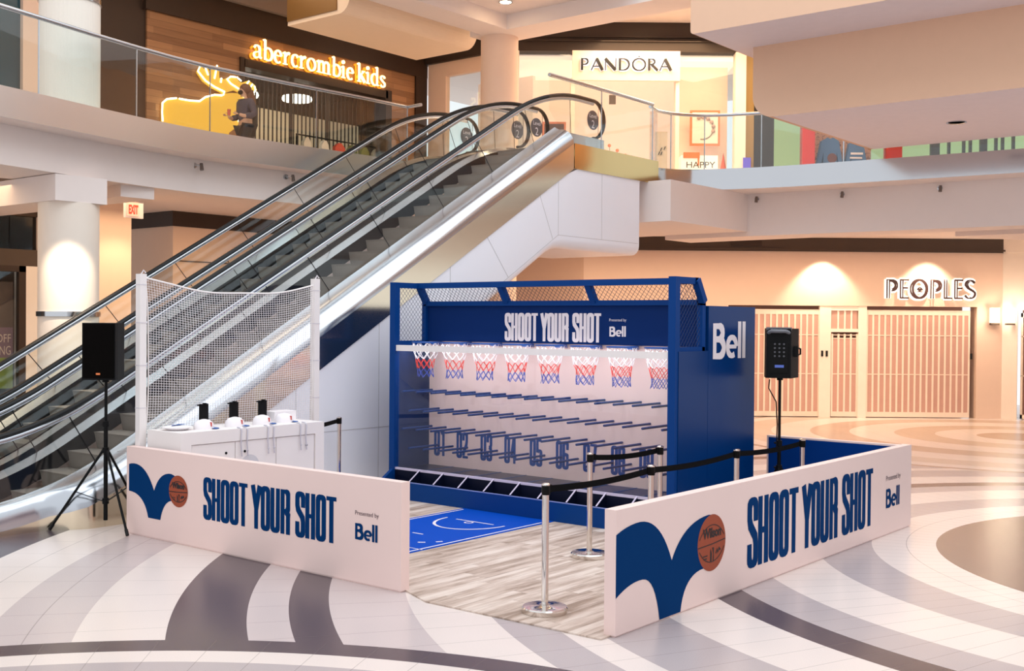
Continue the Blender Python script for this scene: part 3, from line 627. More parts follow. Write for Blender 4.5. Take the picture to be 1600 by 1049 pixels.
o = bpy.data.objects.new('sign_halo', l); C.objects.link(o); o.location = fac(2.68, 8.72, .45); o.rotation_euler = (math.radians(35), 0, YAW)
# ================================================================== ESCALATORS
T30 = math.tan(math.radians(30)); NOSE = -3.47; TOPZ = 5.20
def smax(a, b, k): h = max(k - abs(a - b), 0) / k; return max(a, b) + h * h * k / 4
def smin(a, b, k): return -smax(-a, -b, k)
def zline(Y, h, lo, hi, k=.55): return smin(smax(T30 * Y + NOSE + h, lo, k), hi, k)
def ys(y0, y1, n): return [y0 + (y1 - y0) * i / n for i in range(n + 1)]
YS = ys(3.9, 5.2, 4)[:-1] + ys(5.2, 8.2, 20)[:-1] + ys(8.2, 13.6, 14)[:-1] + ys(13.6, 17.0, 22)
def band(profile, y0=3.9, y1=16.9):
    """profile: (x, height over the nosing line, lower flat z, upper flat z)"""
    b = MB(); Y = [y for y in YS if y0 <= y <= y1]
    b.grid([[(x, y, zline(y, h, lo, hi)) for x, h, lo, hi in profile] for y in Y]); return b
def escalator(xn, xf, label, outer_near, outer_far, group):
    """xn, xf: handrail centre lines of the near and far balustrade"""
    t = thing('escalator', label, 'escalator', ((xn + xf) / 2, 6.0, 0), group)
    for x, sgn in ((xn, 1), (xf, -1)):
        rail = [(x, y, zline(y, .90, .95, TOPZ + .95)) for y in ys(4.35, 5.2, 4)[:-1] + ys(5.2, 8.2, 22)[:-1] + ys(8.2, 13.4, 12)[:-1] + ys(13.4, 16.45, 20)]
        top = [(x, 16.45 + .33 * math.sin(math.radians(a)), TOPZ + .62 + .33 * math.cos(math.radians(a))) for a in range(15, 181, 15)]
        bot = [(x, 4.35 - .33 * math.sin(math.radians(a)), .62 + .33 * math.cos(math.radians(a))) for a in range(180, 14, -15)]
        b = MB(); b.tube(bot + rail + top, .042, 10, r2=.026); b.build('handrail', RUBBER, t, 50)
        g = MB(); g.tube([(p[0], p[1], p[2] - .055) for p in rail], .024, 8, r2=.034); g.build('handrail_guide', STEEL, t, 50)
        # glass panes between deck and handrail, split by joints square to the slope
        yy = 4.35
        cuts = [4.2, 5.6] + [5.6 + 1.13 * i for i in range(1, 10)] + [16.6]
        for a, c in zip(cuts, cuts[1:]):
            lo, hi = [], []; s = MB(); j = MB()
            for k in range(7):
                y = a + .006 + (c - a - .012) * k / 6
                for L, h, fl, ft in ((lo, .12, .26, TOPZ + .12), (hi, .85, .90, TOPZ + .90)):
                    z = zline(y, h, fl, ft); sl = (zline(y + .05, h, fl, ft) - zline(y - .05, h, fl, ft)) / .1
                    dz = .37 if L is lo else -.37
                    L.append((y + sl * dz, zline(y + sl * dz, h, fl, ft)))
            for k in range(6):
                for dx in (-.006, .006):
                    q = [(x + dx, *lo[k]), (x + dx, *lo[k + 1]), (x + dx, *hi[k + 1]), (x + dx, *hi[k])]
                    s.face(q if dx > 0 else q[::-1])
            j.face([(x + .007, lo[6][0], lo[6][1]), (x + .007, lo[6][0] + .014, lo[6][1] + .004), (x + .007, hi[6][0] + .014, hi[6][1] + .004), (x + .007, *hi[6])])
            s.build('glass_balustrade', GLASS, t); j.build('glass_joint', DARK, t)
        # disc sign in the upper newel
        if sgn:
            d = MB(); d.cyl((x + .012, 16.42, TOPZ + .60), (x + .02, 16.42, TOPZ + .60), .17, n=28)
            dd = d.build('level_disc', mat('disc_grey', '55525A', .5), t, 40)
            d = MB((x + .022, 16.42, TOPZ + .48), (0, 1, 0), (0, 0, 1), (1, 0, 0)); type_text(d, 'Level', 0, .16, .075, align='MID'); d.build('disc_lettering', WTEXT, dd); d = MB((x + .022, 16.42, TOPZ + .48), (0, 1, 0), (0, 0, 1), (1, 0, 0)); type_text(d, '2', 0, -.02, .14, align='MID'); d.build('disc_numeral', WTEXT, dd)
        # inner deck, skirt
        xi = x - .15 * sgn
        band([(x - .012 * sgn, .15, .28, TOPZ + .15), (xi, .09, .24, TOPZ + .09)][::sgn]).build('inner_deck', STEEL, t, 50)
        band([(xi, .09, .24, TOPZ + .09), (xi, -.14, .0, TOPZ)][::sgn]).build('skirt', SKIRT, t, 50)
    # steps
    xa, xb = xf + .155, xn - .155
    st0 = None
    for i in range(-2, 27):
        zn = .2 * i + .07; y = (zn - NOSE) / T30
        zt = min(max(zn, .005), TOPZ)
        prof = [(y, zt), (y + .36, zt), (y + .36, zt - .05), (y + .05, zt - .21), (y + .03, zt - .12), (y + .012, zt - .03)]
        s = MB(Vector((xa, 0, 0)), Vector((0, 1, 0)), Vector((0, 0, 1)), Vector((1, 0, 0))); s.prism(prof, 0, xb - xa)
        s.build('step', STEP, t)
    pl = MB(); pl.box(xa, xb, 3.6, 5.62, .004, .02); pl.box(xa, xb, 15.3, 17.4, TOPZ + .002, TOPZ + .012); pl.build('landing_plate', STEEL, t)
    if outer_near is not None:
        xo = outer_near
        prof = [(xn + .012, .16, .285)]
        for k in range(9):
            a = math.radians(90 - 90 * k / 8)
            prof.append((xo - .30 + .30 * math.cos(a), -.16 + .27 * math.sin(a), .03 + .25 * math.sin(a)))
        d = MB(); rows = []
        for y in [y for y in YS if y < 15.1] + [15.30]:
            k = min(max((6.55 - y) / .35, 0), 1); k = k * k * (3 - 2 * k)
            rows.append([(x - .27 * k * max(0, (x - xn) / (xo - xn)), y, zline(y, h, lo, 99)) for x, h, lo in prof])
        d.grid(rows); d.face(rows[-1] + [(xn + .012, 15.30, rows[-1][-1][2])]); d.build('outer_deck', STEEL, t, 60)
        d = MB(); d.grid([[(xo + .001, y, max(T30 * y + NOSE + h, .0)) for h in (-.155, -.575)] for y in (6.75, 7.0, 7.2, 10, 13, 15.305)]); d.grid([[(r_[-1][0], r_[-1][1], r_[-1][2]), (r_[-1][0], r_[-1][1], 0)] for r_ in rows if r_[0][1] < 6.9]); d.build('steel_side_band', mat('side_steel', 'E3D6BE', .16, 1.0, var=.02, vscale=1), t, 60)  # side band steel carries a yellowish reflection in its colour
        g = MB(); g.box(xo - .02, xo + .006, 15.32, 17.95, TOPZ - .40, TOPZ + .02); g.build('landing_band', GOLDREFL, t)
        g = MB(); g.box(xn - .05, xn + .05, 15.3, 16.72, TOPZ, TOPZ + .28); g.build('newel_base', STEEL, t)
        # white clad side: fills to the floor below, free soffit above
        c = MB(); R0 = []
        Y = [6.55] + ys(6.9, 12.3, 16)
        c.grid([[(xo - .012, y, min(max(T30 * y - 4.02, 0.0), 4.8)) for y in Y], [(xo - .012, y, .0) for y in Y]])
        Y2 = [12.3, 13.0, 13.8, 14.4, 14.62, 14.8, 15.0, 15.45, 16, 17.2, 17.34]
        r = .16
        def under(y): return smin(T30 * y - 5.10, 3.46, .12)
        def tops(y): return min(T30 * y - 4.02, TOPZ - .39)
        rows = [[(xo - .012, y, tops(y)) for y in Y2]]
        for a in (0, 22, 45, 68, 90):
            rows.append([(xo - .012 - r + r * math.cos(math.radians(a)), y, under(y) + r - r * math.sin(math.radians(a))) for y in Y2])
        xe = outer_far if outer_far is not None else xf - .3
        rows.append([(xe, y, under(y)) for y in Y2])
        c.grid(rows)
        e = 17.34
        c.face([(xo - .012, e, tops(e))] + [(xo - .012 - r + r * math.cos(math.radians(a)), e, under(e) + r - r * math.sin(math.radians(a))) for a in (0, 22, 45, 68, 90)] + [(xe, e, 3.46), (xe, e, tops(e))])
        c.face([(xo - .012, 12.3, 0), (xe, 12.3, 0), (xe, 12.3, under(12.3)), (xo - .012, 12.3, under(12.3))])
        cl = c.build('white_side_cladding', PANELW, t, 35)
        L = MB()
        def ln(p, q): L.bar((xo - .0115, *p), (xo - .0115, *q), .006, .004, (1, 0, 0))
        ln((6.9, .80), (12.29, .80)); ln((10.85, .01), (10.85, 2.22)); ln((9.4, .8), (9.4, 1.38)); ln((12.28, .0), (12.28, 3.05))
        ln((14.9, 3.67), (14.9, 4.58)); ln((14.9, 3.67), (17.3, 3.67)); ln((16.15, 3.67), (16.15, 4.8)); ln((12.3, 2.17), (14.9, 3.67)); ln((13.1, 3.53), (13.62, 2.93)); ln((14.4, 4.28), (14.75, 3.6))
        L.build('panel_joint', mat('joint_grey', 'B9B6B6', .7), cl)
        k = MB(); k.box(xo - .10, xo - .014, 7.0, 12.3, .0, .09); k.build('black_kick_base', BLACKM, t)
    else:
        xo = xn + .11
        band([(xn + .012, .14, .27, TOPZ + .12), (xo, .10, .24, TOPZ + .1), (xo, -.2, .0, TOPZ - .1)], 4.0, 16.5).build('outer_deck', STEEL, t, 60)
    if outer_far is not None:
        xo = outer_far
        band([(xo, -.5, .0, TOPZ - .4), (xo, -.0, .1, TOPZ), (xf - .012, .16, .285, TOPZ + .10)], 4.0, 15.5).build('outer_deck', STEEL, t, 60)
        u = MB(); Y = ys(8.9, 12.3, 6)
        u.grid([[(xo, y, T30 * y - 4.02) for y in ys(7.0, 15.3, 10)], [(xo, y, max(T30 * y - 5.1, 0)) for y in ys(7.0, 15.3, 10)]]); u.build('white_side_cladding', PANELW, t)
    else:
        xo = xf - .11
        band([(xo, -.2, .0, TOPZ - .1), (xo, .10, .24, TOPZ + .1), (xf - .012, .14, .27, TOPZ + .12)], 4.0, 16.5).build('outer_deck', STEEL, t, 60)
    return t
escalator(-11.50, -12.75, 'nearer escalator whose white clad side rises behind the arcade game', -11.08, None, 'pair of escalators')
escalator(-13.20, -14.45, 'farther escalator next to the left balcony, behind the nearer one', None, -14.85, 'pair of escalators')

# ================================================================== GLASS RAILINGS OF THE UPPER FLOOR
def railing(pts, label, gm, zr=6.26, seg=3, group='glass balcony railings', tail=None, foot=lambda y: 5.2):
    cx = sum(p[0] for p in pts) / len(pts); c_y = sum(p[1] for p in pts) / len(pts)
    t = thing('glass_railing', label, 'railing', (cx, c_y, 5.22), group)
    b = MB(); b.tube([(x, y, zr) for x, y in pts] + (tail or []), .032, 10); b.build('handrail', STEEL, t, 50)
    for i in range(0, len(pts) - 1, seg):
        q = pts[i:i + seg + 1]
        if len(q) < 2: continue
        g = MB()
        for a, c in zip(q, q[1:]):
            d = Vector((c[0] - a[0], c[1] - a[1])).normalized(); n = Vector((-d.y, d.x)) * .006
            for s in (1, -1):
                f = [(a[0] + n.x * s, a[1] + n.y * s, foot(a[1])), (c[0] + n.x * s, c[1] + n.y * s, foot(c[1])), (c[0] + n.x * s, c[1] + n.y * s, zr - .02), (a[0] + n.x * s, a[1] + n.y * s, zr - .02)]
                g.face(f if s < 0 else f[::-1])
        g.build('glass_panel', gm, t)
        e = MB(); p = q[-1]; e.bar((p[0], p[1], foot(p[1])), (p[0], p[1], zr - .02), .012, .016); e.build('panel_edge', STEEL, t)
    return t
RL = offs(EDGE_L, .08)
def lerp(a, b, k): return (a[0] + (b[0] - a[0]) * k, a[1] + (b[1] - a[1]) * k)
railing(RL, 'curved glass railing of the left balcony before the moose sign', GREENG, seg=2, tail=[(-14.6, 15.33, 6.26)])
railing([(-11.15, 14.70), (-11.15, 15.05), (-11.15, 15.38), (-11.15, 16.2), (-11.15, 17.0), (-11.16, 17.87)], 'straight glass railing on the landing beside the near escalator top', GLASS, seg=3, foot=lambda y: 5.24 + max(0, (15.38 - y)) ** 1.5 * .8)
railing([(-11.30, 18.0), (-11.42, 18.45), (-11.36, 18.85), (-11.2, 19.15), (-10.95, 19.42), (-10.5, 19.63), (-9.95, 19.82), (-9.2, 19.95), (-8.4, 20.02), (-7.3, 20.12), (-5.2, 20.3), (-2.0, 20.4), (5.5, 20.6)], 'curved glass railing before the bright jewellery front', GREENG, seg=2)
for (x, y), nx, ny, lb in (((-15.47, 9.25), 1, 0, 'small spot lamp on the left balcony fascia, leftmost'), ((-15.50, 11.0), 1, 0, 'small spot lamp mid way along the left balcony fascia'), ((-15.42, 12.82), 1, 0, 'small spot lamp on the left fascia just before the escalator'),
                           ((-12.0, 20.55), 0, -1, 'small spot lamp on the white drop beside the landing box'), ((-10.4, 20.56), 0, -1, 'small spot lamp on the right fascia, nearest the escalator landing'), ((-8.7, 20.7), 0, -1, 'small spot lamp in the middle of the right fascia'), ((-6.9, 20.78), 0, -1, 'small spot lamp on the right fascia near the picture edge')):
    t = thing('spot_lamp', lb, 'spot lamp', (x, y, 4.68), 'spot lamps on the balcony fascias'); o = Vector((x, y, 4.72)); n = Vector((nx, ny, 0)); s_ = Vector((-ny, nx, 0))
    b = MB(); b.cyl(o - n * .02, o + n * .015, .045, n=14); b.tube([o, o + n * .08, o + n * .11 + s_ * .04], .011, 8); b.build('bracket', STEEL, t, 50)
    p = o + n * .12 + s_ * .05; b = MB(); b.cyl(p + Vector((0, 0, .03)), p + Vector((0, 0, -.08)) + n * .02, .026, .032, 14); b.build('lamp_head', mat('spot_brown', '6E6058', .4), t, 50)

# ================================================================== WALL-MOUNTED AND SHOP THINGS, UPPER LEVEL
def XB(X): return MB((X, 0, 0), (0, 1, 0), (0, 0, 1), (1, 0, 0))
NEON = mat('neon_warm', 'FFD884', .5, emit=4.5); NEONW = mat('neon_white', 'FFF0C8', .5, emit=5)
t = thing('shop_sign', 'glowing yellow serif lettering along the wooden shop front upstairs', 'sign', (-19.9, 17.6, 7.88))
b = XB(-19.96); write(b, ABE, 'abercrombie kids', 15.60, 7.93, .44, 4.02, .06, .03, .03); b.build('lettering', mat('neon_letters', 'FFDF9A', .5, emit=2.3), t)
b = XB(-19.99); write(b, ABE, 'abercrombie kids', 15.57, 7.91, .44, 4.02, .0, .02, .03); b.build('backing', mat('neon_backing', 'C77F14', .5, emit=.8), t)
# moose
def mz(px, py):   # local drawing coordinates taken from the 1600 x 896 enlargement of the sign
    return (13.37 + (px - 125) * .00320, 6.23 + (640 - py) * .00232 - (px - 125) * -.00052)
mo = thing('moose_sign', 'glowing yellow moose silhouette outlined by neon on wood', 'sign', (-19.95, 14.4, 5.6))
body = [(125, 640), (125, 480), (160, 445), (230, 440), (330, 455), (400, 465), (450, 430), (520, 405), (600, 400), (660, 395), (740, 400), (830, 430), (850, 480), (830, 560), (800, 610), (760, 620), (720, 680), (690, 720), (640, 760), (640, 980), (560, 980), (540, 800), (330, 780), (320, 980), (230, 980), (220, 780), (150, 760), (140, 980), (110, 980)]
antl = [(590, 400), (500, 350), (430, 290), (385, 210), (410, 150), (450, 190), (465, 150), (480, 200), (525, 150), (540, 210), (560, 150), (560, 260), (600, 270), (640, 250), (690, 250), (720, 290), (740, 300), (800, 280), (850, 320), (870, 370), (830, 410), (740, 405), (680, 370)]
b = XB(-19.98)
for poly in (body, antl): b.prism([mz(*p) for p in poly], .01, .05)
b.build('silhouette', mat('moose_yellow', 'D9A93A', .5, emit=.55), mo)
b = XB(-19.92)
for ln_ in ([(130, 640), (125, 560), (128, 480), (160, 448), (230, 440)], [(250, 445), (330, 462), (405, 468), (450, 432), (520, 412), (580, 418)], [(590, 415), (600, 385), (520, 340), (450, 285), (390, 200), (410, 150)], [(440, 145), (470, 235)], [(540, 145), (520, 265)], [(575, 260), (570, 300)], [(740, 395), (725, 365), (650, 310), (620, 270), (650, 245), (690, 250)], [(700, 250), (735, 285)], [(770, 330), (800, 285)], [(810, 345), (830, 315)], [(755, 432), (830, 412), (855, 370), (845, 330)], [(700, 610), (720, 665)], [(790, 560), (830, 575)]):
    b.tube([(*mz(*p), 0) for p in ln_], .017, 6)
b.build('neon_tube', NEONW, mo)
# person on the balcony
def skin_body(name, joints, edges, parent, m, sub=2):
    me = bpy.data.meshes.new(name); org = wloc(parent)
    me.from_pydata([tuple(Vector(p) - org) for p, r in joints], edges, [])
    o = bpy.data.objects.new(name, me); C.objects.link(o); o.parent = parent
    sk = o.modifiers.new('skin', 'SKIN'); sk.use_smooth_shade = True
    for i, (p, r) in enumerate(joints):
        rr = r if isinstance(r, tuple) else (r, r); me.skin_vertices[0].data[i].radius = rr
    me.skin_vertices[0].data[0].use_root = True
    sb = o.modifiers.new('sub', 'SUBSURF'); sb.levels = sub; sb.render_levels = sub
    bpy.context.view_layer.update()
    m2 = bpy.data.meshes.new_from_object(o.evaluated_get(bpy.context.evaluated_depsgraph_get())); o.modifiers.clear(); o.data = m2; m2.materials.clear(); m2.materials.append(m)
    for p in m2.polygons: p.use_smooth = True
    return o
PX, PY, PZ = -18.45, 14.30, 5.2
per = thing('person', 'person in dark jacket and black mask walking past the moose sign', 'person', (PX, PY, PZ))
def pp(f, s, z): return (PX + s, PY - f, PZ + z)          # f: forward (to the left of the picture), s: to the camera
SKIN = mat('skin', 'D9A98C', .55)
J = [(pp(0, 0, .92), (.15, .12)), (pp(0, 0, 1.12), (.13, .11)), (pp(.01, 0, 1.32), (.17, .12)), (pp(.02, 0, 1.43), (.09, .08)), (pp(.04, 0, 1.50), .05), (pp(.06, 0, 1.58), (.075, .085)), (pp(.05, 0, 1.66), (.07, .08)),
     (pp(.0, .17, 1.38), .062), (pp(-.04, .24, 1.12), .048), (pp(.20, .22, 1.06), .04), (pp(.30, .18, 1.09), .03),
     (pp(.0, -.17, 1.38), .062), (pp(-.03, -.24, 1.12), .048), (pp(.20, -.2, 1.05), .04), (pp(.30, -.15, 1.08), .03),
     (pp(.02, .09, .85), .10), (pp(.16, .09, .47), .07), (pp(.10, .09, .07), .045), (pp(.24, .09, .04), .035),
     (pp(-.02, -.09, .85), .10), (pp(-.06, -.09, .47), .07), (pp(-.24, -.09, .10), .045), (pp(-.12, -.09, .04), .035)]
E_ = [(0, 1), (1, 2), (2, 3), (3, 4), (4, 5), (5, 6), (2, 7), (7, 8), (8, 9), (9, 10), (2, 11), (11, 12), (12, 13), (13, 14), (0, 15), (15, 16), (16, 17), (17, 18), (0, 19), (19, 20), (20, 21), (21, 22)]
skin_body('body', J, E_, per, SKIN)
JJ = [(p, tuple(x + .022 for x in (r if isinstance(r, tuple) else (r, r)))) for p, r in J]
keep = [0, 1, 2, 3, 7, 8, 9, 11, 12, 13]; mp_ = {k: i for i, k in enumerate(keep)}
skin_body('jacket', [JJ[k] for k in keep], [(mp_[a], mp_[b]) for a, b in E_ if a in mp_ and b in mp_], per, mat('jacket_grey', '4A4654', .8))
keep = [0, 15, 16, 17, 19, 20, 21]; mp_ = {k: i for i, k in enumerate(keep)}
skin_body('trousers', [JJ[k] for k in keep], [(mp_[a], mp_[b]) for a, b in E_ if a in mp_ and b in mp_], per, mat('trousers_black', '1B1B20', .8))
for sd in (.09, -.09):
    f = .17 if sd > 0 else -.18
    b = MB(); b.sphere(pp(f, sd, .05), .06, 1, 2.1, .8, 12, 8); b.build('shoe', BLACKP, per, 60)
HAIRM = mat('hair_brown', '6E4329', .6, var=.15)
b = MB()
b.sphere(pp(.0, 0, 1.645), .115, 1, 1.05, 1.0, 18, 12); b.tube([pp(-.07, 0, 1.62), pp(-.11, .02, 1.45), pp(-.15, .03, 1.28), pp(-.17, .03, 1.12)], [.10, .095, .08, .03], 12); b.build('hair', HAIRM, per, 80)
b = MB(); b.sphere(pp(.125, 0, 1.565), .06, 1.05, .75, .8, 14, 10); b.build('face_mask', BLACKP, per, 80)
b = MB(); b.sphere(pp(.155, 0, 1.60), .018, 1, 1, 1.3, 8, 6)
for e in (-.033, .033): b.sphere(pp(.135, e, 1.635), .011, 1, .6, 1, 8, 6)
b.build('nose_and_eyes', SKIN, per, 80)
for sd in (1, -1):
    for k in range(4):
        b = MB(); o = pp(.33, .17 * sd + (k - 1.5) * .02, 1.09); b.tube([o, (o[0], o[1] - .05, o[2] - .004 * k), (o[0] - .015 * sd, o[1] - .07, o[2] + .02)], [.010, .009, .007], 6); b.build('finger', SKIN, per, 60)
    b = MB(); o = pp(.31, .15 * sd, 1.10); b.tube([o, (o[0] - .02 * sd, o[1] - .03, o[2] + .035), (o[0] - .01 * sd, o[1] - .06, o[2] + .045)], [.011, .010, .008], 6); b.build('thumb', SKIN, per, 60)
b = MB(); b.prism([(x, y) for x, y in arc(0, 0, .13, .08, 0, 337.5, 15)], 0, .42); b2 = MB(Vector(pp(-.20, 0, .92)), Vector((1, 0, 0)), Vector((0, 1, 0)), Vector((0, 0, 1))); b2.v = [Vector(pp(-.18, 0, .93)) + p for p in b.v]; b2.f = b.f; b2.m = b.m
b2.build('back_bag', mat('bag_dark', '3A3630', .7), per, 50)
b = MB(); b.lathe(pp(.40, 0, 1.07), [(.028, 0), (.036, .11), (.037, .115), (.0, .116)], 16); tag(b.build('drink_cup', mat('cup_red', 'D4664E', .5), smooth=50), 'small red cup held by the person at the moose sign', 'cup')
# inside the clothing shop: bars in the opening, pendant lamps, garments on a rail
b = XB(-20.6)
for i in range(34): y = 15.6 + i * .123; b.box(y, y + (.10 if i % 9 == 4 else .03), 5.2, 7.75, 0, .02)
tag(b.build('slat_screen', mat('slat_dark', '2B231D', .6)), 'dark vertical slat screen in the clothing shop entrance', 'screen')
b = XB(-22.2); b.box(15.0, 20.9, 5.2, 7.4, -.02, 0); struct('wall_upper_shop_back', b, mat('shop_back_cream', 'CDB694', .8, emit=.35))  # back wall carries the shop light as emission
for i, (y, x, z, lb) in enumerate(((16.35, -21.2, 7.35, 'round pendant lamp left above the slat screen'), (17.95, -21.2, 7.5, 'round pendant lamp right above the slat screen'))):
    t = thing('pendant_lamp', lb, 'lamp', (x, y, z), 'pendant lamps of the clothing shop')
    b = MB(); b.lathe((x, y, z), [(.01, .0), (.34, .0), (.36, .04), (.34, .10), (.01, .12)], 28); b.build('shade', mat('pendant_glow', 'FFF3DC', .5, emit=5), t, 40)
    b = MB(); b.cyl((x, y, z + .1), (x, y, 8.2), .012, n=8); b.build('cord', BLACKM, t)
b = MB(); b.tube([(-20.45, 17.3, 5.2), (-20.45, 17.3, 6.55), (-20.45, 20.4, 6.55), (-20.45, 20.4, 5.2)], .02, 8); tag(b.build('clothes_rail', BLACKM), 'black clothes rail on the upper level behind the escalators', 'clothes rail')
for k, (y, hx, w, lb) in enumerate(((17.6, 'E6DCCB', .2, 'cream garment at the left end of the clothes rail'), (18.15, 'EDE5D6', .2, 'off-white garment left of the red one on the rail'), (18.62, 'D4503A', .3, 'red garment hanging on the clothes rail'), (19.04, '6E7A44', .26, 'olive green garment right of the red one'), (19.45, '8A8F52', .26, 'pale green garment on the clothes rail'), (19.85, 'E8DFC9', .24, 'cream garment at the right end of the clothes rail'))):
    b = MB(); z = 6.5
    b.prism([(-.04, 0), (-w / 2, -.10), (-w / 2 - .05, -.5), (-w / 2 + .02, -.55), (-w / 2 + .03, -.9), (w / 2 - .03, -.9), (w / 2 - .02, -.55), (w / 2 + .05, -.5), (w / 2, -.1), (.04, 0)], -.05, .05)
    g = XB(-20.45); g.v = [Vector((-20.45 + p.z, y + p.x, z + p.y)) for p in b.v]; g.f = b.f; g.m = b.m
    tag(g.build('garment', mat('garment_' + hx, hx, .8)), lb, 'garment', 'garments on the clothes rail')
# bright jewellery front: posters, plinth sign, small tree, display
def poster(nm, s0, s1, z0, z1, n, face, frame, lb, parts):
    t = thing(nm, lb, 'poster', fac((s0 + s1) / 2, z0, n)); b = FB(); b.box(s0, s1, z0, z1, n - .06, n); b.build('frame', frame, t)
    b = FB(); b.box(s0 + .05, s1 - .05, z0 + .05, z1 - .05, n, n + .004); b.build('print', face, t)
    parts(t)
CORAL = mat('coral', 'F08A62', .6)
def ringp(t):
    b = FB(); b.tube([(*p, -.54) for p in arc(4.62, 7.02, .27, .27, -100, 120, 16)], .014, 6); b.build('bracelet', mat('silver', '9A8E8A', .3, .6), t)
    b = FB()
    for a in (60, 35, 10, -15, 85, 110): b.sphere((4.62 + .27 * math.cos(math.radians(a)), 7.02 + .27 * math.sin(math.radians(a)), -.53), .05, n=8, k=6)
    b.build('charm', mat('charm_pink', 'C9A5A2', .4), t)
poster('jewellery_poster', 4.32, 5.05, 6.60, 7.46, -.55, mat('poster_white', 'FBF1EA', .6), CORAL, 'framed white poster of a charm bracelet in the shop window', ringp)
def facep(t):
    b = FB(); b.sphere((.98, 6.72, -.51), .13, .8, 1.1, .06, 14, 8); b.build('portrait_face', mat('portrait_skin', 'C98C6E', .7), t)
    b = FB(); b.box(.78, 1.2, 6.25, 6.55, -.55, -.53); b.build('portrait_dress', mat('portrait_cloth', 'E4C4B2', .7), t)
poster('portrait_poster', .70, 1.28, 6.2, 7.15, -.55, mat('poster_dark', '5C3A30', .6), CORAL, 'coral framed dark portrait poster behind the escalator top', facep)
b = FB(); type_text(b, 'HAPPY', 4.20, 6.02, .15, -.30, width=.70); tag(b.build('window_lettering', MATS['sign_black']), 'black word HAPPY at the foot of the bright shop window', 'lettering')
b = MB(); b.lathe(tuple(fac(5.13, 5.2, -.5)), [(.12, .0), (.12, .55), (.001, 1.22)], 18); tag(b.build('paper_cone', mat('cone_red', 'E0614A', .6), smooth=40), 'coral red paper cone at the right of the bright shop window', 'decoration')
b = FB(); b.box(5.5, 5.68, 5.2, 6.22, .06, .09); tag(b.build('violet_sign', mat('violet', '5A4FC0', .6, emit=.3)), 'small violet sign at the foot of the ochre pier', 'sign')
t = thing('display_plinth', 'white display plinth with coral panels under the bracelet poster', 'plinth', fac(4.5, 5.2, -.7)); b = FB(); b.box(4.1, 5.0, 5.2, 6.35, -.9, -.5); b.build('body', mat('plinth_white', 'FFF8F0', .6, emit=.4), t)  # plinth body glows in place of light falling on it
b = FB(); b.box(4.15, 4.55, 6.28, 6.42, -.49, -.47); b.box(4.5, 4.54, 6.1, 6.42, -.48, -.46); b.build('coral_edge', CORAL, t)
t = thing('wall_showcase', 'tall grey showcase slot right of the shop doorway', 'showcase', fac(3.67, 5.2, -1.0)); b = FB(); b.box(3.52, 3.82, 5.75, 7.0, -1.0, -.96); b.build('back', mat('showcase_grey', 'C2B6A6', .5), t)
b = FB(); b.box(3.52, 3.82, 5.66, 5.75, -1.0, -.8); b.build('shelf', mat('shelf_dark', '4A423E', .5), t)
b = FB()
for s_, z_ in ((3.6, 6.42), (3.66, 6.42), (3.74, 6.55), (3.65, 6.52)): b.bar((s_, z_, -.94), (s_ + .03, z_ + .08, -.94), .02, .02)
b.build('trinket', BLACKM, t)
t = thing('flower_decor', 'spray of small coral blossoms behind the landing railing', 'flowers', fac(2.55, 5.2, -1.2)); b = FB(); stems = []
for k in range(7): a = (2.2 + .1 * k, 6.2 + .12 * ((k * 37) % 5)); stems.append(a); b.tube([(2.5, 5.2, -1.2), (2.45 + .02 * k, 5.8, -1.2), (*a, -1.2)], .006, 5)
b.build('stem', TAUPE, t)
for a in stems: b = FB(); b.sphere((*a, -1.19), .045, n=8, k=6); b.build('blossom', CORAL, t)
b = FB(); b.box(2.29, 2.45, 7.5, 7.72, -.1, -.06); tag(b.build('door_sensor', TAUPE), 'small brown box hanging in the bright shop doorway', 'sensor')
# clothes display on the far right
b = FB(); b.box(6.95, 7.25, 5.2, 7.9, -.3, -.05); tag(b.build('red_panel', mat('panel_red', 'C4302A', .5)), 'tall red panel left of the blue sweaters upstairs', 'panel')
b = FB(); b.box(8.98, 9.35, 5.2, 7.9, -.3, -.05); tag(b.build('red_panel', MATS['panel_red']), 'short looking red panel right of the blue sweaters upstairs', 'panel')
def scribble():
    m, nt, b = node_mat('scribble_print', .7); tc = N(nt, 'ShaderNodeTexCoord'); v = N(nt, 'ShaderNodeTexNoise'); v.inputs['Scale'].default_value = 5; v.inputs['Detail'].default_value = 2; nt.links.new(tc.outputs['Object'], v.inputs['Vector'])
    w = mth(nt, 'ABSOLUTE', mth(nt, 'SUBTRACT', mth(nt, 'FRACT', mth(nt, 'MULTIPLY', v.outputs[0], 7)), .5))
    nt.links.new(mixc(nt, mth(nt, 'LESS_THAN', w, .07), hexc('D9A07C'), hexc('7A4A3A')), b.inputs['Base Color']); return m
b = FB(); b.box(7.25, 8.85, 5.2, 7.9, -.9, -.85); tag(b.build('scribble_backdrop', scribble()), 'orange scribble patterned backdrop behind the two blue sweaters', 'backdrop')
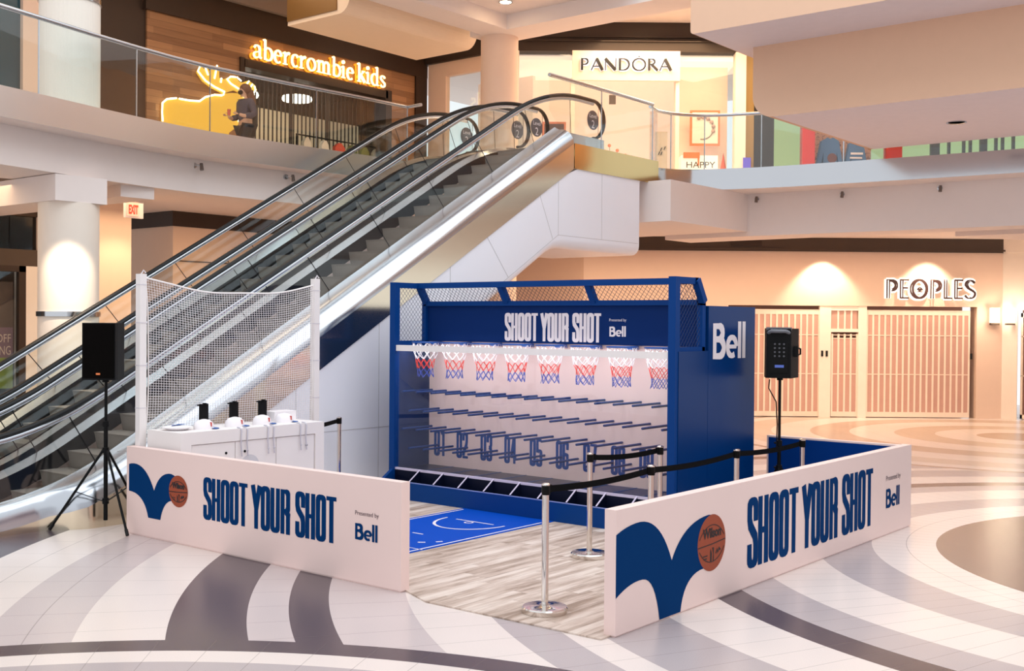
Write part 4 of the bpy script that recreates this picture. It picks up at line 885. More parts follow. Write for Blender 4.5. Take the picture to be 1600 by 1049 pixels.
for s_, w, lb, dz in ((7.72, .42, 'larger blue sweater with a brown patch at the shop window', 0), (8.36, .34, 'smaller blue sweater with white print, right of the larger', -.1)):
    t = thing('sweater', lb, 'sweater', fac(s_, 5.6, -.5), 'blue sweaters in the window'); z = 6.80 + dz * .5; b = FB()
    b.prism([(s_ - .07, z), (s_ - w / 2, z - .08), (s_ - w / 2 - .12, z - .75), (s_ - w / 2 - .03, z - .78), (s_ - w / 2 + .05, z - .35), (s_ - w / 2 + .04, z - .85), (s_ + w / 2 - .04, z - .85), (s_ + w / 2 - .05, z - .35), (s_ + w / 2 + .03, z - .78), (s_ + w / 2 + .12, z - .75), (s_ + w / 2, z - .08), (s_ + .07, z), (s_, z - .03)], -.6, -.42); b.build('body', mat('sweater_blue', '4A6E9E', .85), t)
    b = FB()
    if dz == 0: b.sphere((s_ + .05, z - .50, -.42), .12, 1, 1, .1, 12, 6); b.build('patch', mat('patch_brown', '6A3C34', .8), t)
    else: b.box(s_ - .14, s_ + .16, z - .36, z - .31, -.42, -.415); b.box(s_ - .16, s_ + .14, z - .46, z - .42, -.42, -.415); b.build('print', WTEXT, t)
for i in range(13):
    s_ = 10.0 + .26 * i + (.1 if i % 3 == 0 else 0); w = .16 if i % 5 == 0 else .05
    b = FB(); b.box(s_, s_ + w, 5.2, 7.9, -.3, -.2); tag(b.build('dark_mullion', mat('mullion_black', '191716', .5)), 'dark window post above the right balcony edge, one of a row', 'window post', 'dark posts of the upper right window')
# ground level left: sale poster, A-board, exit sign
t = thing('sale_poster', 'sale poster with purple and green bands in the dark window', 'poster', (-18.66, 8.9, .6))
b = XB(-18.66); b.box(8.2, 9.63, 2.08, 2.85, 0, .01); b.build('photo_print', mat('poster_photo', '4A3A35', .6, var=.5, vscale=5), t)
b = XB(-18.66); b.box(8.2, 9.63, 1.57, 2.08, 0, .01); b.build('purple_band', mat('band_purple', '6E5468', .6), t)
b = XB(-18.66); b.box(8.2, 9.63, 1.05, 1.57, 0, .01); b.build('green_band', mat('band_green', '7B8F3E', .6), t)
b = XB(-18.645); type_text(b, '% OFF', 9.20, 1.83, .14, width=.39); type_text(b, 'RING', 9.28, 1.62, .15, width=.31); b.build('lettering', mat('poster_text', 'C9B9AE', .6), t)
t = thing('sign_board', 'leaning wooden A-frame board by the dark shop window', 'sign board', (-18.2, 9.05, 0)); b = MB()
for s in (-1, 1): b.bar((-18.2 + s * .25, 9.0 + .2, .0), (-18.2 + s * .02, 9.0, 1.05), .05, .04); b.bar((-18.2 + s * .25, 8.6, .0), (-18.2 + s * .02, 8.45, 1.05), .05, .04)
b.build('frame', mat('board_wood', '9C7356', .6), t); b = MB(); b.face([(-17.99, 9.15, .15), (-17.99, 8.6, .15), (-18.17, 8.5, .95), (-18.17, 9.02, .95)]); b.build('panel', mat('board_panel', '5A453B', .7), t)
t = thing('exit_sign', 'red EXIT sign on a white box under the balcony', 'exit sign', (-17.0, 10.9, 3.95)); b = XB(-17.0); b.box(10.70, 11.04, 3.94, 4.22, -.04, .02); b.box(10.82, 10.92, 4.22, 4.4, -.02, 0); b.build('box', WHITE, t)
b = XB(-16.975); b.box(10.72, 10.94, 3.97, 4.20, .02, .024); b.build('face', mat('exit_glow', 'F2B49A', .5, emit=.6), t)
b = XB(-16.945); type_text(b, 'EXIT', 10.74, 4.01, .14, width=.18, bold=.01); b.build('lettering', mat('exit_red', 'C8442E', .5, emit=.5), t)
# downlights
def downlight(p, lb, lit=True, r=.11):
    t = thing('downlight', lb, 'ceiling lamp', p, 'recessed ceiling lamps'); b = MB(); b.lathe(p, [(r, .0), (r + .03, -.012), (r + .03, .0)], 24); b.build('ring', STEEL, t, 40)
    b = MB(); b.lathe((p[0], p[1], p[2] - .004), [(.001, 0), (r, 0)], 24); b.build('lens', LAMP if lit else mat('unlit_lens', 'C9BDB6', .2), t)
downlight((-16.35, 8.75, 4.395), 'lit round ceiling lamp above the lower left column')
downlight(tuple(fac(6.6, 4.315, 2.3)), 'lit round ceiling lamp over the closed gates, left one')
downlight(tuple(fac(9.2, 4.315, 3.0)), 'lit round ceiling lamp over the closed gates, middle one')
downlight(tuple(fac(11.3, 4.315, 4.0)), 'lit round ceiling lamp near the right picture edge')
downlight((-5.75, 18.04, 5.398), 'unlit round lamp set in the big pale bulkhead', False, .12)
downlight(tuple(fac(3.05, 9.445, .9)), 'lit round ceiling lamp above the bright jewellery front')
downlight((-14.18, 17.26, 8.515), 'lit round ceiling lamp near the top picture edge', True)
# ================================================================== HOARDINGS (low printed barrier boards)
def smooth_poly(pts, n=4):
    return pts
def bez(p0, p1, p2, n=8):
    return [((1 - t) ** 2 * p0[0] + 2 * t * (1 - t) * p1[0] + t * t * p2[0], (1 - t) ** 2 * p0[1] + 2 * t * (1 - t) * p1[1] + t * t * p2[1]) for t in [i / n for i in range(n + 1)]]
def ball_print(t, fr, cx, cy, r):
    b = MB(*fr); b.face([(x, y, .003) for x, y in arc(cx, cy, r, r, 0, 352.5, 47)])
    ball = b.build('ball_print', BALLM, t)
    b = MB(*fr)
    def st(p, w=.007): b.stroke([(cx + x * r, cy + y * r) for x, y in p], w, w, .0045)
    st([(-.98, -.08), (0, -.05), (.98, .02)], .009); st(arc(0, -.62, 1.15, 1.25, 40, 140, 14)); st(arc(0, .60, 1.15, 1.28, 220, 320, 14)); b.build('ball_seams', BALLL, ball)
    b = MB(*fr); type_text(b, 'Wilson', cx, cy + .20 * r, .33 * r, .0055, width=1.30 * r, bold=.004, align='MID')
    b.face([(cx - .12 * r, cy - .66 * r, .005), (cx - .02 * r, cy - .66 * r, .005), (cx + .0 * r, cy - .40 * r, .005), (cx - .09 * r, cy - .20 * r, .005), (cx - .12 * r, cy - .30 * r, .005)])
    b.face([(cx + .06 * r, cy - .66 * r, .005), (cx + .14 * r, cy - .66 * r, .005), (cx + .14 * r, cy - .18 * r, .005), (cx + .02 * r, cy - .18 * r, .005), (cx + .10 * r, cy - .42 * r, .005)])
    for k, (a, w) in enumerate(((-.62, .3), (-.58, .22))): b.box(cx + a * r, cx + (a + w) * r, cy - (.44 + .1 * k) * r, cy - (.40 + .1 * k) * r, .004, .0055)
    b.stroke([(cx + x * r, cy + y * r) for x, y in [(.28, -.42), (.38, -.28), (.42, -.40), (.52, -.26), (.62, -.34)]], .012, .012, .005)
    b.build('ball_lettering', mat('ball_black', '1C1416', .6), ball)
def presented(t, fr, x, y, w, m, hb, yb, wb):
    b = MB(*fr); type_text(b, 'Presented by', x, y, hb * .26, .003, width=w); b.build('small_lettering', BTEXT if m is NAVY else m, t)
    b = MB(*fr); write(b, BELL, 'Bell', x, yb, hb, wb, .003); b.build('sponsor_lettering', m, t)
# board A along X
t = thing('barrier_board', 'white printed barrier board on the left with swoosh, basketball and blue slogan', 'barrier board', (-8.6, 6.75, 0), 'printed barrier boards')
b = MB(); b.box(-10.592, -6.575, 6.702, 6.80, .012, .912); b.box(-10.585, -6.585, 6.71, 6.79, 0, .012); b.build('panel', BOARD, t)
frA = (Vector((-10.592, 6.702, 0)), Vector((1, 0, 0)), Vector((0, 0, 1)), Vector((0, -1, 0)))
sw = [(.045, .729)] + bez((.045, .729), (.33, .80), (.498, .492), 12)[1:] + bez((.498, .492), (.59, .70), (.80, .69), 10)[1:] + [(.91, .66), (.86, .40)] + bez((.80, .42), (.66, .40), (.608, .206), 9) + [(.395, .206)] + bez((.395, .206), (.32, .45), (.045, .449), 11)[1:]
b = MB(*frA); b.face([(x, y, .002) for x, y in sw]); b.build('swoosh', NAVY, t)
ball_print(t, frA, .915, .527, .158)
b = MB(*frA); write(b, COND, 'SHOOT YOUR SHOT', 1.325, .303, .405, 1.905, .002); b.build('slogan_lettering', NAVY, t)
presented(t, frA, 3.468, .588, .285, NAVY, .142, .378, .282)
# board B along Y
t = thing('barrier_board', 'white printed barrier board on the right, foremost, with large swoosh and basketball', 'barrier board', (-4.53, 9.7, 0), 'printed barrier boards')
b = MB(); b.box(-4.575, -4.477, 6.735, 12.65, .012, .912); b.box(-4.565, -4.487, 6.745, 12.64, 0, .012); b.build('panel', BOARD, t)
frB = (Vector((-4.477, 6.735, 0)), Vector((0, 1, 0)), Vector((0, 0, 1)), Vector((1, 0, 0)))
sw = [(.0, .735)] + bez((.0, .735), (.15, .79), (.315, .789), 5)[1:] + bez((.315, .789), (.60, .78), (.766, .435), 10)[1:] + bez((.766, .435), (.93, .70), (1.33, .712), 10)[1:] + [(1.42, .70), (1.40, .30)] + bez((1.26, .292), (.95, .29), (.902, .013), 10) + [(.595, .013)] + bez((.595, .013), (.53, .35), (.353, .359), 8)[1:] + bez((.353, .359), (.18, .37), (.0, .28), 7)[1:]
b = MB(*frB); b.face([(x, y, .002) for x, y in sw]); b.build('swoosh', NAVY, t)
ball_print(t, frB, 1.385, .480, .228)
b = MB(*frB); write(b, COND, 'SHOOT YOUR SHOT', 2.0, .165, .592, 2.79, .002); b.build('slogan_lettering', NAVY, t)
presented(t, frB, 5.16, .583, .42, NAVY, .208, .290, .41)
# board C along X at the far end
t = thing('barrier_board', 'blue faced barrier board with white edge, across the far end', 'barrier board', (-5.4, 12.6, 0), 'printed barrier boards')
b = MB(); b.box(-6.19, -4.58, 12.56, 12.65, .0, .905); b.build('panel', BOARD, t)
b = MB(); b.box(-6.165, -4.581, 12.556, 12.559, .01, .885); b.build('blue_face', mat('board_blue', '00347E', .6, spec=.06), t)

# ================================================================== ARCADE GAME
XL, XR, YF, YB, YK = -10.315, -6.145, 10.385, 11.0, 10.17
G = thing('arcade_game', 'long blue basketball drop game with eight hoops and numbered lanes', 'arcade game', (-8.2, 10.7, 0))
def part(nm, b, m, par=G, sm=None): return b.build(nm, m, par, sm)
def tubing(p0, p1, w=.07): b = MB(); b.bar(p0, p1, w, w, (0, 1, 0) if abs(Vector(p1)[2] - Vector(p0)[2]) > .2 else (0, 0, 1)); return b
for x in (XL - .02, XR - .055):
    part('front_post', (lambda b: (b.box(x - .045, x + .045, YF - .04, YF + .05, 0, 2.74), b)[1])(MB()), GBLUE)
    part('side_rail', (lambda b: (b.box(x - .035, x + .035, YF + .04, 10.84, 2.67, 2.74), b)[1])(MB()), GBLUE)
    part('side_rail', (lambda b: (b.box(x - .035, x + .035, YF + .04, 10.99, 1.93, 1.99), b)[1])(MB()), GBLUE)
    part('rear_post', (lambda b: (b.box(x - .035, x + .035, 10.93, 11.0, 1.93, 2.50), b)[1])(MB()), GBLUE)
for x in (XL - .0, -8.94, -7.62, XR - .035):
    part('slanted_post', tubing((x, 10.81, 2.72), (x, 10.965, 2.48), .075), GBLUE)
b = MB(); b.box(XL - .05, XR - .02, 10.775, 10.845, 2.672, 2.742); part('top_rail', b, GBLUE)
b = MB(); b.box(XL - .03, XR - .02, 10.93, 11.0, 2.445, 2.505); part('top_rail', b, GBLUE)
def clip(p, d, poly):
    """part of the line p + t d inside a convex polygon"""
    t0, t1 = -1e9, 1e9; n = len(poly)
    ar = sum(poly[i][0] * poly[(i + 1) % n][1] - poly[(i + 1) % n][0] * poly[i][1] for i in range(n)); sg = 1 if ar > 0 else -1
    for i in range(n):
        a, c = poly[i], poly[(i + 1) % n]; nx, ny = -(c[1] - a[1]) * sg, (c[0] - a[0]) * sg
        den = d[0] * nx + d[1] * ny; num = (p[0] - a[0]) * nx + (p[1] - a[1]) * ny
        if abs(den) < 1e-9:
            if num < 0: return None
        else:
            t = -num / den
            if den > 0: t0 = max(t0, t)
            else: t1 = min(t1, t)
    return (t0, t1) if t1 > t0 + .01 else None
def diamond(fr, poly, cell=.062, r=.0026):
    b = MB(*fr); xs = [p[0] for p in poly]; y_ = [p[1] for p in poly]; W_ = max(xs) - min(xs) + max(y_) - min(y_)
    for s in (1, -1):
        d = (1 / math.sqrt(2.2), s * math.sqrt(1.2 / 2.2)); k = 0
        x = min(xs) - W_
        while x < max(xs) + W_:
            p = (x, min(y_)); q = clip(p, d, poly)
            if q: b.tube([(p[0] + d[0] * q[0], p[1] + d[1] * q[0], s * r), (p[0] + d[0] * q[1], p[1] + d[1] * q[1], s * r)], r, 4, caps=False)
            x += cell
    return b
WIRE = mat('mesh_wire', '1B2C55', .4, .4)
for x in (XL - .02, XR - .055):
    part('chain_link', diamond((Vector((x, 0, 0)), Vector((0, 1, 0)), Vector((0, 0, 1)), Vector((1, 0, 0))), [(YF, 1.96), (10.97, 1.96), (10.97, 2.48), (10.83, 2.71), (YF, 2.71)]), WIRE)
dv = Vector((0, .155, -.235)); dl_ = dv.length; dv.normalize()
part('chain_link', diamond((Vector((0, 10.81, 2.71)), Vector((1, 0, 0)), dv, Vector((1, 0, 0)).cross(dv)), [(XL, 0), (XR, 0), (XR, dl_), (XL, dl_)]), WIRE)
b = MB(); b.box(XL, XR - .06, 10.972, 10.998, 1.985, 2.45); hd = part('header_board', b, HBLUE)
frH = (Vector((0, 10.972, 0)), Vector((1, 0, 0)), Vector((0, 0, 1)), Vector((0, -1, 0)))
b = MB(*frH); write(b, COND, 'SHOOT YOUR SHOT', -8.985, 2.012, .342, 1.455, .002); part('slogan_lettering', b, WTEXT, hd)
b = MB(*frH); type_text(b, 'Presented by', -7.415, 2.262, .032, .002, width=.235); write(b, BELL, 'Bell', -7.412, 2.085, .118, .235, .002); part('sponsor_lettering', b, WTEXT, hd)
b = MB(); b.box(XL, XR - .05, YB, YB + .03, .30, 1.985); bp_ = part('back_panel', b, BOARD)
frW = (Vector((0, YB, 0)), Vector((1, 0, 0)), Vector((0, 0, 1)), Vector((0, -1, 0)))
b = MB(*frW)
for i, xc in enumerate((-10.098, -9.702, -9.293, -8.90, -8.496, -8.094, -7.69, -7.293, -6.905)):
    write(b, COND, '0%d' % (i + 1), xc - .10, .478, .335, .20, .002)
part('lane_numbers', b, mat('number_blue', '18498F', .6, spec=.1), bp_)
for r_, (z, x0) in enumerate(((1.34, -10.24), (1.10, -10.115), (.86, -10.24), (.62, -10.115))):
    for k in range(17):
        x = x0 + .25 * k
        if x > XR - .12: continue
        b = MB(); b.cyl((x, YB, z), (x, YF + .055, z), .014, n=10); part('peg', b, PEGB, G, 50)
for x, s in ((XL + .004, 1), (XR - .11, -1)):
    b = MB(); b.box(x, x + .02, YF + .02, YB, .30, 1.93); part('inner_side', b, DKBLUE)
b = MB(); b.box(XL, XR - .05, YF, YB, .33, .352); lf = part('lane_floor', b, LANEF)
b = MB()
for k in range(10): b.box(-9.857 + .4035 * k - .005, -9.857 + .4035 * k + .005, YF, YB, .352, .357)
part('lane_lines', b, mat('lane_line', '4E6A9A', .5), lf)
for x0, x1 in ((XL + .03, -8.303), (-8.297, XR - .1)):
    b = MB(); b.box(x0, x1, YF - .004, YF + .004, .37, 1.866); part('acrylic_sheet', b, ACRYL)
b = MB(); b.box(XL + .03, XR - .105, YF - .02, YF + .02, 1.863, 1.938); part('white_bar', b, WHITE)
b = MB(); b.box(XL + .0, XR - .1, YF - .02, YF + .015, .345, .372); part('pale_edge_strip', b, LAV)
# ball trough in front
b = MB(); b.box(XL - .05, XR, YK, YK + .02, .012, .228); part('kick_board', b, GBLUE)
b = MB(); b.box(XL - .05, XR, YK - .002, YK + .022, .228, .236); part('pale_edge_strip', b, mat('edge_blue', '7F8FCB', .5))
b = MB(); b.face([(XL, YK + .02, .08), (XR - .1, YK + .02, .08), (XR - .1, YF - .02, .14), (XL, YF - .02, .14)]); b.box(XL, XR - .1, YF - .02, YF, .012, .345); part('trough_floor', b, mat('trough_dark', '0A1128', .5, spec=.15))
for k in range(-1, 10):
    x = -9.857 + .4035 * k
    if k == -1: x = XL - .03
    b = MB(Vector((x - .008, 0, 0)), Vector((0, 1, 0)), Vector((0, 0, 1)), Vector((1, 0, 0))); b.prism([(YK + .01, .012), (YF - .01, .012), (YF - .01, .368), (YK + .01, .240)], 0, .016 if k > -1 else .05)
    dvd = part('trough_divider', b, MATS['trough_dark'] if k > -1 else GBLUE)
    if k > -1:
        e = MB(); e.bar((x, YK + .012, .243), (x, YF - .012, .371), .018, .006); part('pale_edge', e, LAV, dvd)
# cabinet body behind and closed right flank
b = MB(); b.box(XL - .06, XR, 11.03, 12.13, .012, 2.44); cab = part('cabinet', b, CBLUE)
b = MB(); b.box(XR - .03, XR - .002, YF + .02, 11.03, .012, 1.945); part('side_panel', b, CBLUE)
b = MB(); b.box(XL - .06, XL - .02, YF + .02, 11.03, .012, 1.945); part('side_panel', b, CBLUE)
frS = (Vector((XR, 0, 0)), Vector((0, 1, 0)), Vector((0, 0, 1)), Vector((1, 0, 0)))
b = MB(*frS); write(b, BELL, 'Bell', 11.125, 1.852, .408, .79, .003); part('sponsor_lettering', b, WTEXT, cab)
# hoops with nets
random.seed(3)
for k in range(8):
    hx = -10.085 + .5045 * k; hy, hz, R = 10.70, 1.972, .172
    b = MB(); b.tube([(hx + R * math.cos(a), hy + R * math.sin(a), hz) for a in [2 * PI * i / 28 for i in range(28)]], .009, 6, closed=True)
    b.box(hx - .05, hx + .05, 10.86, 10.972, hz - .03, hz + .008); b.bar((hx - .12, hy + .13, hz), (hx - .05, 10.97, hz - .03), .012, .012); b.bar((hx + .12, hy + .13, hz), (hx + .05, 10.97, hz - .03), .012, .012)
    rim = part('rim', b, mat('rim_blue', '1E55A8', .35), G, 50)
    n = 9; levels = []
    prof = [(.168, 0), (.158, -.08), (.146, -.15), (.126, -.215), (.112, -.275), (.102, -.335), (.100, -.39), (.108, -.445)]
    for li, (r, dz) in enumerate(prof):
        levels.append([(hx + r * math.cos(2 * PI * (i + .5 * (li % 2)) / n) + random.uniform(-.007, .007) * (li > 0), hy + r * math.sin(2 * PI * (i + .5 * (li % 2)) / n) + random.uniform(-.007, .007) * (li > 0), hz + dz + random.uniform(-.006, .006) * (li > 0)) for i in range(n)])
    b = MB()
    for li in range(len(prof) - 1):
        m = 0 if li < 3 else (1 if li < 5 else 2)
        for i in range(n):
            j = i if li % 2 == 0 else (i + 1) % n
            j2 = (i - 1) % n if li % 2 == 0 else i
            for q in (j, j2): b.tube([levels[li][i], levels[li + 1][q]], .0042, 4, m, caps=False)
    b.build('net', [WHTC, REDC, BLUC], rim)

# unseen fill light added under the header to brighten the back panel
l_ = bpy.data.lights.new('arcade_fill_light', 'AREA'); l_.shape = 'RECTANGLE'; l_.size = 3.9; l_.size_y = .08; l_.energy = 12; l_.color = (1, .95, .95)
o_ = bpy.data.objects.new('arcade_fill_light', l_); C.objects.link(o_); o_.location = (-8.27, 10.50, 1.93); o_.rotation_euler = (math.radians(22), 0, 0)
# ---- blue half-court mat on the planks
mt = thing('court_mat', 'blue floor mat printed with a white half court', 'floor mat', (-8.26, 9.0, .012))
b = MB(); b.box(-8.93, -7.59, 7.75, 10.165, .012, .017); b.build('mat', MATBLUE, mt)
frM = (Vector((0, 0, .0178)), Vector((1, 0, 0)), Vector((0, 1, 0)), Vector((0, 0, 1)))
b = MB(*frM); w = .024
for p in ([(-8.875, 10.09), (-8.875, 7.81), (-7.64, 7.81), (-7.64, 10.0)], [(-8.50, 9.545), (-7.955, 9.545)]): b.stroke(p, w, w)
b.stroke(arc(-8.23, 9.56, .42, .50, 180, 360, 22), w, w); b.stroke(arc(-8.25, 9.47, .045, .045, 0, 345, 23), .014, .014, closed=True)
b.stroke([(-8.30, 8.63), (-8.15, 8.63)], w, w)
for a in range(200, 345, 22): b.stroke(arc(-8.23, 8.63, .52, .45, a, a + 9, 3), w, w)
b.stroke([(-8.875, 8.04), (-7.60, 8.04)], .014, .014); b.build('court_lines', WTEXT, mt)

# ================================================================== RETRACTABLE BELT POSTS
ST = thing('belt_post', 'nearest chrome belt post, beside the end of the right barrier board', 'barrier post', (-5.275, 6.955, .012), 'chrome belt posts of the queue')
p0 = Vector((-5.275, 6.955, .012))
b = MB(); b.lathe(p0, [(.176, 0), (.178, .006), (.178, .036), (.170, .046), (.05, .050), (.034, .056), (.034, .062)], 40); b.build('base', CHROME, ST, 35)
b = MB(); b.lathe(p0, [(.027, .05), (.027, .93)], 24); b.build('tube', CHROME, ST, 35)
b = MB(); b.lathe(p0, [(.031, .905), (.033, .91), (.033, .985), (.027, .992)], 24); b.build('head', BLACKM, ST, 35)
b = MB(); b.lathe(p0, [(.034, .978), (.034, .988), (.020, .996)], 24); b.build('cap', CHROME, ST, 35)
posts = {'a': ST}
for key, xy, lb in (('b', (-5.27, 8.47), 'second chrome belt post along the right barrier board'), ('c', (-5.31, 10.12), 'third chrome belt post along the right barrier board'), ('d', (-5.253, 11.51), 'farthest chrome belt post along the right barrier board'),
                    ('e', (-6.20, 8.87), 'chrome belt post standing alone on planks between mat and boards'), ('f', (-6.03, 9.86), 'chrome belt post before the right front corner of the game'), ('g', (-10.88, 9.94), 'belt post by the white counter against the escalator wall')):
    posts[key] = dup(ST, (*xy, .012), lb)
def belt(p, q, a, c, sag=.02):
    par = posts[p]; b = MB(); A_ = Vector(a); B_ = Vector(c); n = 10; rows = []; d = (B_ - A_).normalized(); s = Vector((-d.y, d.x, 0)) * .0012
    for i in range(n + 1):
        x = A_ + (B_ - A_) * (i / n) - Vector((0, 0, sag * 4 * (i / n) * (1 - i / n))); rows.append(x)
    for sg in (1, -1): b.grid([[tuple(x + s * sg + Vector((0, 0, h))) for x in rows][::sg] for h in (-.026, .026)])
    b.bar(A_ + d * .005, A_ + d * .03, .02, .06); b.bar(B_ - d * .03, B_ - d * .005, .02, .058)
    b.build('belt', mat('belt_black', '08080A', .8, spec=.1), par)
def head(k): l = posts[k].location; return Vector((l.x, l.y, l.z + .948))
for p, q in (('a', 'b'), ('b', 'c'), ('c', 'd'), ('e', 'f')):
    d = (head(q) - head(p)).normalized() * .033; belt(p, q, head(p) + d, head(q) - d, .025)
d = Vector((.5, -.866, 0)); h = head('g'); d = (Vector((-10.50, 9.27, h.z)) - h).normalized(); belt('g', None, h + d * .033, Vector((-10.50, 9.27, h.z)), .004)

# ================================================================== WHITE COUNTER AND WHAT LIES ON IT
X0, X1, Y0, Y1, ZT = -10.475, -9.885, 6.87, 8.80, 1.08
t = thing('counter', 'white counter with panelled doors behind the left barrier board', 'counter', ((X0 + X1) / 2, (Y0 + Y1) / 2, .012))
b = MB(); b.box(X0, X1 - .03, Y0, Y1, .012, ZT - .13); b.box(X0, X1, Y0, Y1, ZT - .13, ZT); b.box(X1 - .03, X1, Y0, Y0 + .13, .012, ZT - .13); b.box(X1 - .03, X1, Y1 - .13, Y1, .012, ZT - .13); b.build('body', WHITE, t)
for i in range(3):
    y0 = Y0 + .14 + i * .553; b = MB(); b.box(X1 - .032, X1 - .012, y0, y0 + .543, .05, ZT - .138); dr = b.build('door', WHITE, t)
    b = MB(); b.cyl((X1 - .012, y0 + (.12 if i == 1 else .43), ZT - .25), (X1 - .006, y0 + (.12 if i == 1 else .43), ZT - .25), .014, n=12); b.build('lock', BLACKP, dr, 40)
b = MB(); b.cyl((X1 - .012, 7.75, .66), (X1 - .010, 7.75, .66), .13, n=28); b.build('grey_disc', mat('pale_grey', 'D3D2D6', .5), t)
CAPW = mat('cap_white', 'F4EEF0', .8); CAPB = mat('cap_blue', '3E64A8', .8)
def cap(y, x, lb, rot=0):
    t = thing('cap', lb, 'cap', (x, y, ZT), 'white caps on the counter')
    b = MB(); b.lathe((x, y, ZT), [(.098, 0), (.098, .025), (.088, .065), (.062, .092), (.02, .104), (.001, .106)], 20, sx=1, sy=1.12); b.build('crown', CAPW, t, 60)
    b = MB(); rows = []
    for k in range(7):
        a = math.radians(rot - 62 + 124 * k / 6); rows.append([(x + .096 * math.cos(a), y + .105 * math.sin(a), ZT + .012), (x + .16 * math.cos(a) * (1 - .12 * abs(k - 3) / 3), y + .17 * math.sin(a), ZT + .006)])
    b.grid(rows); b.grid([r_[::-1] for r_ in rows]); b.build('visor', CAPB, t, 60)
    b = MB(); b.box(x + .075, x + .096, y + .02, y + .035, ZT + .03, ZT + .075); b.build('red_mark', mat('cap_red', 'C8554F', .7), t)
    return t
cap(7.32, -10.12, 'white cap on the counter, nearest the round plate', 80)
cap(7.72, -10.12, 'white cap on the counter between the first and second holder', 80)
cap(8.10, -10.13, 'white cap on the counter by the third black holder', 80)
cap(8.43, -10.15, 'white cap on the counter leaning at the white box', 80)
t = thing('plate', 'white round plate with a blue swoosh at the counter left end', 'plate', (-10.22, 7.06, ZT)); b = MB(); b.lathe((-10.22, 7.06, ZT), [(.09, 0), (.15, .03), (.155, .034), (.10, .045), (.001, .055)], 28); b.build('disc', CAPW, t, 40)
b = MB((-10.22, 7.06, ZT + .058), (0, 1, 0), (-1, 0, 0), (0, 0, 1)); b.face([(x, y, 0) for x, y in [(-.10, -.04), (-.05, .02), (-.02, -.01), (.03, .04), (.09, .03), (.10, -.02), (.02, -.05), (-.04, -.05)]]); b.build('swoosh', CAPB, t)
for y, lb in ((7.50, 'black upright holder on the counter, leftmost of three'), (7.90, 'black upright holder on the counter, middle of three'), (8.30, 'black upright holder on the counter, rightmost of three')):
    t = thing('device_holder', lb, 'holder', (-10.36, y, ZT), 'black holders on the counter'); b = MB(); b.box(-10.39, -10.355, y - .05, y + .05, ZT + .01, ZT + .245); b.build('back', BLACKP, t)
    b = MB(); b.box(-10.39, -10.36, y - .075, y - .045, ZT + .225, ZT + .24); b.box(-10.38, -10.33, y - .012, y + .012, ZT + .235, ZT + .255); b.build('clamp', BLACKP, t)
    b = MB(); b.box(-10.41, -10.30, y - .05, y + .06, ZT, ZT + .012); b.box(-10.35, -10.325, y + .0, y + .05, ZT + .012, ZT + .06); b.build('foot', mat('holder_grey', 'C9CCD6', .4), t)
b = MB(); b.box(-10.46, -10.28, 8.40, 8.72, ZT, ZT + .11); tag(b.build('paper_box', mat('box_white', 'F8F2F3', .6)), 'flat white box on the counter near its right end', 'box')
b = MB(); b.box(-10.44, -10.40, 8.73, 8.75, ZT, ZT + .09); b.box(-10.44, -10.40, 8.76, 8.775, ZT, ZT + .085); b.box(-10.42, -10.40, 8.73, 8.775, ZT, ZT + .02); tag(b.build('card_stand', mat('stand_dark', '4A4648', .5)), 'tiny wire card stand on the right end of the counter', 'stand')
for i, (y, lb) in enumerate(((7.62, 'pair of clear straps hanging over the counter edge, leftmost'), (7.98, 'pair of clear straps hanging over the counter edge, middle'), (8.44, 'pair of clear straps hanging over the counter edge, rightmost'))):
    b = MB()
    for k in (0, 1): yy = y + k * .08; b.tube([(X1 - .06, yy, ZT + .008), (X1 - .01, yy, ZT + .006), (X1 + .012, yy + .004, ZT - .02), (X1 + .012, yy - .004, ZT - .16), (X1 + .012, yy + .01, ZT - .30)], .007, 6); b.sphere((X1 + .014, yy + .006, ZT - .24), .011, n=8, k=6)
    tag(b.build('strap', mat('clear_strap', 'C6C3CE', .3), smooth=60), lb, 'strap', 'straps over the counter edge')

# ================================================================== NET SCREEN
t = thing('net_screen', 'white net stretched between two posts behind the counter', 'net screen', (-10.56, 8.0, .012))
for y, zt in ((6.845, 2.72), (9.245, 2.75)):
    b = MB(); b.box(-10.60, -10.52, y - .04, y + .04, .012, zt); b.build('post', WHITE, t)
    b = MB()
    for z in (1.3, 1.75, 2.2, 2.6): b.box(-10.603, -10.517, y - .043, y + .043, z, z + .012)
    b.tube([(-10.56, y, zt), (-10.55, y + .02, zt + .04), (-10.54, y + .04, zt + .01)], .008, 6); b.build('cable_tie', mat('tie_white', 'DCD6DA', .5), t)
b = MB(); nx, nz = 68, 62; ya, yb = 6.89, 9.20
def npt(i, j):
    u = i / nx; v = j / nz; top = 2.68 - .13 * 4 * u * (1 - u) - .02 * u; zb = .95
    e = .05 * math.sin(PI * v) * (1 - u) ** 6
    return (-10.56 + .05 * math.sin(PI * u) * math.sin(PI * v), ya + (yb - ya) * u + e + .006 * math.sin(9 * v + 5 * u), zb + (top - zb) * v + .008 * math.sin(14 * u) * v)
for i in range(nx + 1): b.tube([npt(i, j) for j in range(0, nz + 1, 4 if nz % 4 == 0 else 2)], .0027, 3, caps=False)
for j in range(nz + 1): b.tube([npt(i, j) for i in range(0, nx + 1, 4)], .0024, 3, caps=False)
b.build('net', mat('net_white', 'F3EDF0', .7), t)
b = MB(); b.tube([npt(i, nz) for i in range(0, nx + 1, 2)], .010, 8); b.tube([npt(0, j) for j in range(0, nz + 1, 2)], .009, 6); b.tube([npt(nx, j) for j in range(0, nz + 1, 2)], .007, 6); b.build('border_rope', WHITE, t, 60)

